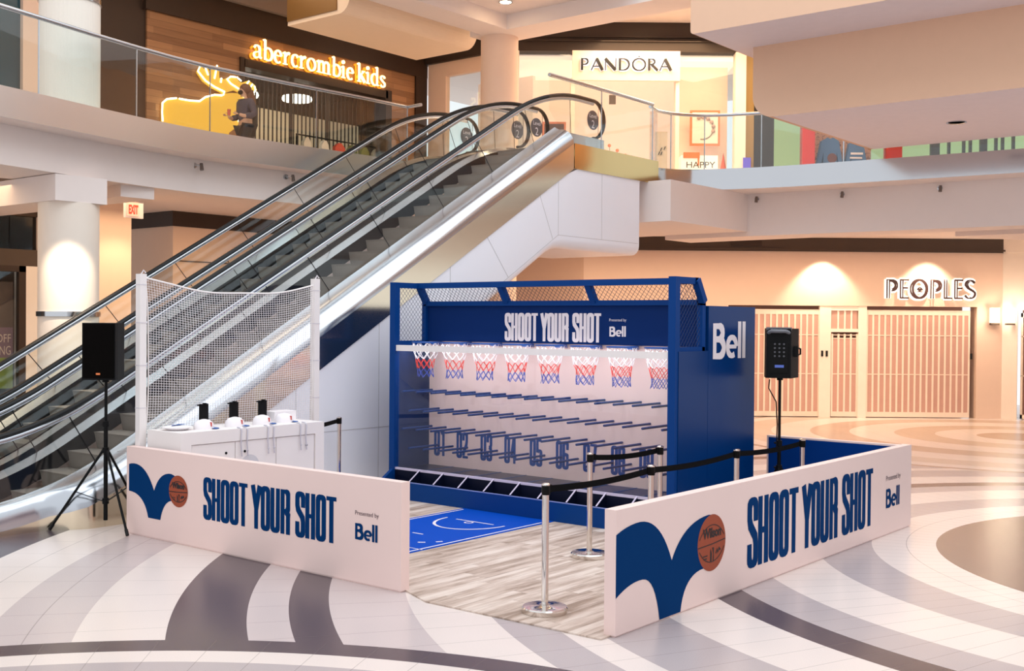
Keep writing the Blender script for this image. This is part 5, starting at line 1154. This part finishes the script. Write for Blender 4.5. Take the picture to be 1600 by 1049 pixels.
# ================================================================== LOUDSPEAKERS ON TRIPODS
def tripod(loc, hub, top, lb, rot, reach, boom=.0):
    t = thing('speaker_stand', lb, 'speaker stand', loc, 'speaker stands'); x, y, z0 = loc
    b = MB(); b.cyl((x, y, z0 + .10), (x, y, hub + .28), .022, n=14); b.build('tube', BLACKM, t, 40)
    b = MB(); b.cyl((x, y, hub + .2), (x, y, top), .016, n=12); b.build('inner_tube', BLACKM, t, 40)
    for z in (hub, hub + .28, z0 + .30): b = MB(); b.cyl((x, y, z - .025), (x, y, z + .035), .034, n=14); b.cyl((x, y, z), (x - .06, y, z + .005), .012, n=8); b.build('collar', BLACKP, t, 40)
    for k in range(3):
        a = rot[k]; f = Vector((x + reach * math.cos(a), y + reach * math.sin(a), z0 + .016)); h = Vector((x + .03 * math.cos(a), y + .03 * math.sin(a), hub)); b = MB(); b.tube([h, f], .014, 8); lg = b.build('leg', BLACKM, t, 50)
        b = MB(); b.tube([f + (h - f) * .07, f], .019, 8); b.build('rubber_foot', RUBBER, lg, 50)
        m_ = h + (f - h) * .52; b = MB(); b.bar((x + .02 * math.cos(a), y + .02 * math.sin(a), z0 + .30), m_, .018, .006); b.build('brace', BLACKM, t)
    return t
def boxspk(c, rot, w, d, h, lb, style):
    t = thing('loudspeaker', lb, 'speaker', c, 'loudspeakers'); u = Vector((math.cos(rot), math.sin(rot), 0)); v = Vector((-math.sin(rot), math.cos(rot), 0)); fr = (Vector(c), u, v, Vector((0, 0, 1)))
    b = MB(*fr); fw_, bk_ = w / 2, w / 2 * .72
    b.prism([(-fw_, -d / 2), (fw_, -d / 2), (fw_, -d / 2 + .06), (bk_, d / 2), (-bk_, d / 2), (-fw_, -d / 2 + .06)], .0, h); b.build('cabinet', BLACKP, t)
    if style == 'front':
        b = MB(*fr); b.box(-fw_ + .012, fw_ - .012, -d / 2 - .012, -d / 2, .02, h - .012); b.build('grille', mat('grille_black', '0A0807', .85, spec=.05, bump=.4, vscale=250), t)
        b = MB(*fr); b.box(-.022, .022, -d / 2 - .016, -d / 2 - .012, .055, .075); b.build('badge', mat('badge_orange', 'C66A38', .5, emit=.3), t)
    else:
        b = MB(*fr); b.box(-bk_ + .03, bk_ - .03, d / 2, d / 2 + .008, .06, h * .70); pl = b.build('rear_panel', BLACKM, t)
        b = MB(*fr)
        for i in range(3):
            for j in range(4): b.cyl((-.06 + .05 * i, d / 2 + .008, .25 + .045 * j), (-.06 + .05 * i, d / 2 + .02, .25 + .045 * j), .011, n=8)
        b.build('knobs', mat('knob_grey', '55555C', .4), pl, 40)
        b = MB(*fr); b.box(-.06, .04, d / 2 + .008, d / 2 + .012, .12, .15); b.build('display', mat('display_blue', '4C62B0', .4, emit=.25), pl)
        b = MB(*fr); b.tube([(-.12, d / 2 - .02, h - .05), (-.08, d / 2 + .03, h - .03), (.08, d / 2 + .03, h - .03), (.12, d / 2 - .02, h - .05)], .022, 8); b.box(-.14, .14, d / 2 - .05, d / 2, h - .02, h + .015); b.build('top_handle', mat('handle_grey', '6E6F76', .35), t, 50)
        b = MB(*fr); b.box(-fw_ - .012, -bk_ - .01, -.06, .06, .24, .36); b.tube([(-fw_ - .0, -.05, .34), (-fw_ - .03, -.05, .33), (-fw_ - .03, -.05, .27), (-fw_ - .0, -.05, .26)], .012, 6); b.build('side_handle', BLACKM, t)
    b = MB(*fr); b.cyl((0, 0, -.03), (0, 0, .0), .035, n=12); b.build('pole_socket', BLACKP, t, 40)
    return t
tripod((-10.93, 6.665, 0), .84, 1.57, 'black speaker stand left of the white net posts', (math.radians(-128), math.radians(-9), math.radians(102)), .56)
boxspk((-10.93, 6.66, 1.60), .60, .36, .34, .60, 'black loudspeaker with plain grille on the left stand', 'front')
tripod((-5.76, 12.0, .012), .60, 1.604, 'black speaker stand inside the blue backed enclosure on the right', [math.radians(50 + 120 * k) for k in range(3)], .30)
boxspk((-5.76, 12.0, 1.635), PI + .35, .38, .36, .56, 'black loudspeaker seen from behind before the closed gates', 'rear')
b = MB(); b.tube([(-5.78, 11.78, 1.62), (-5.80, 11.80, 1.52), (-5.78, 11.95, 1.36), (-5.775, 11.975, 1.1), (-5.78, 11.97, .8)], .007, 6); tag(b.build('speaker_cable', RUBBER, smooth=60), 'thin black cable hanging from the right loudspeaker along its stand', 'cable')
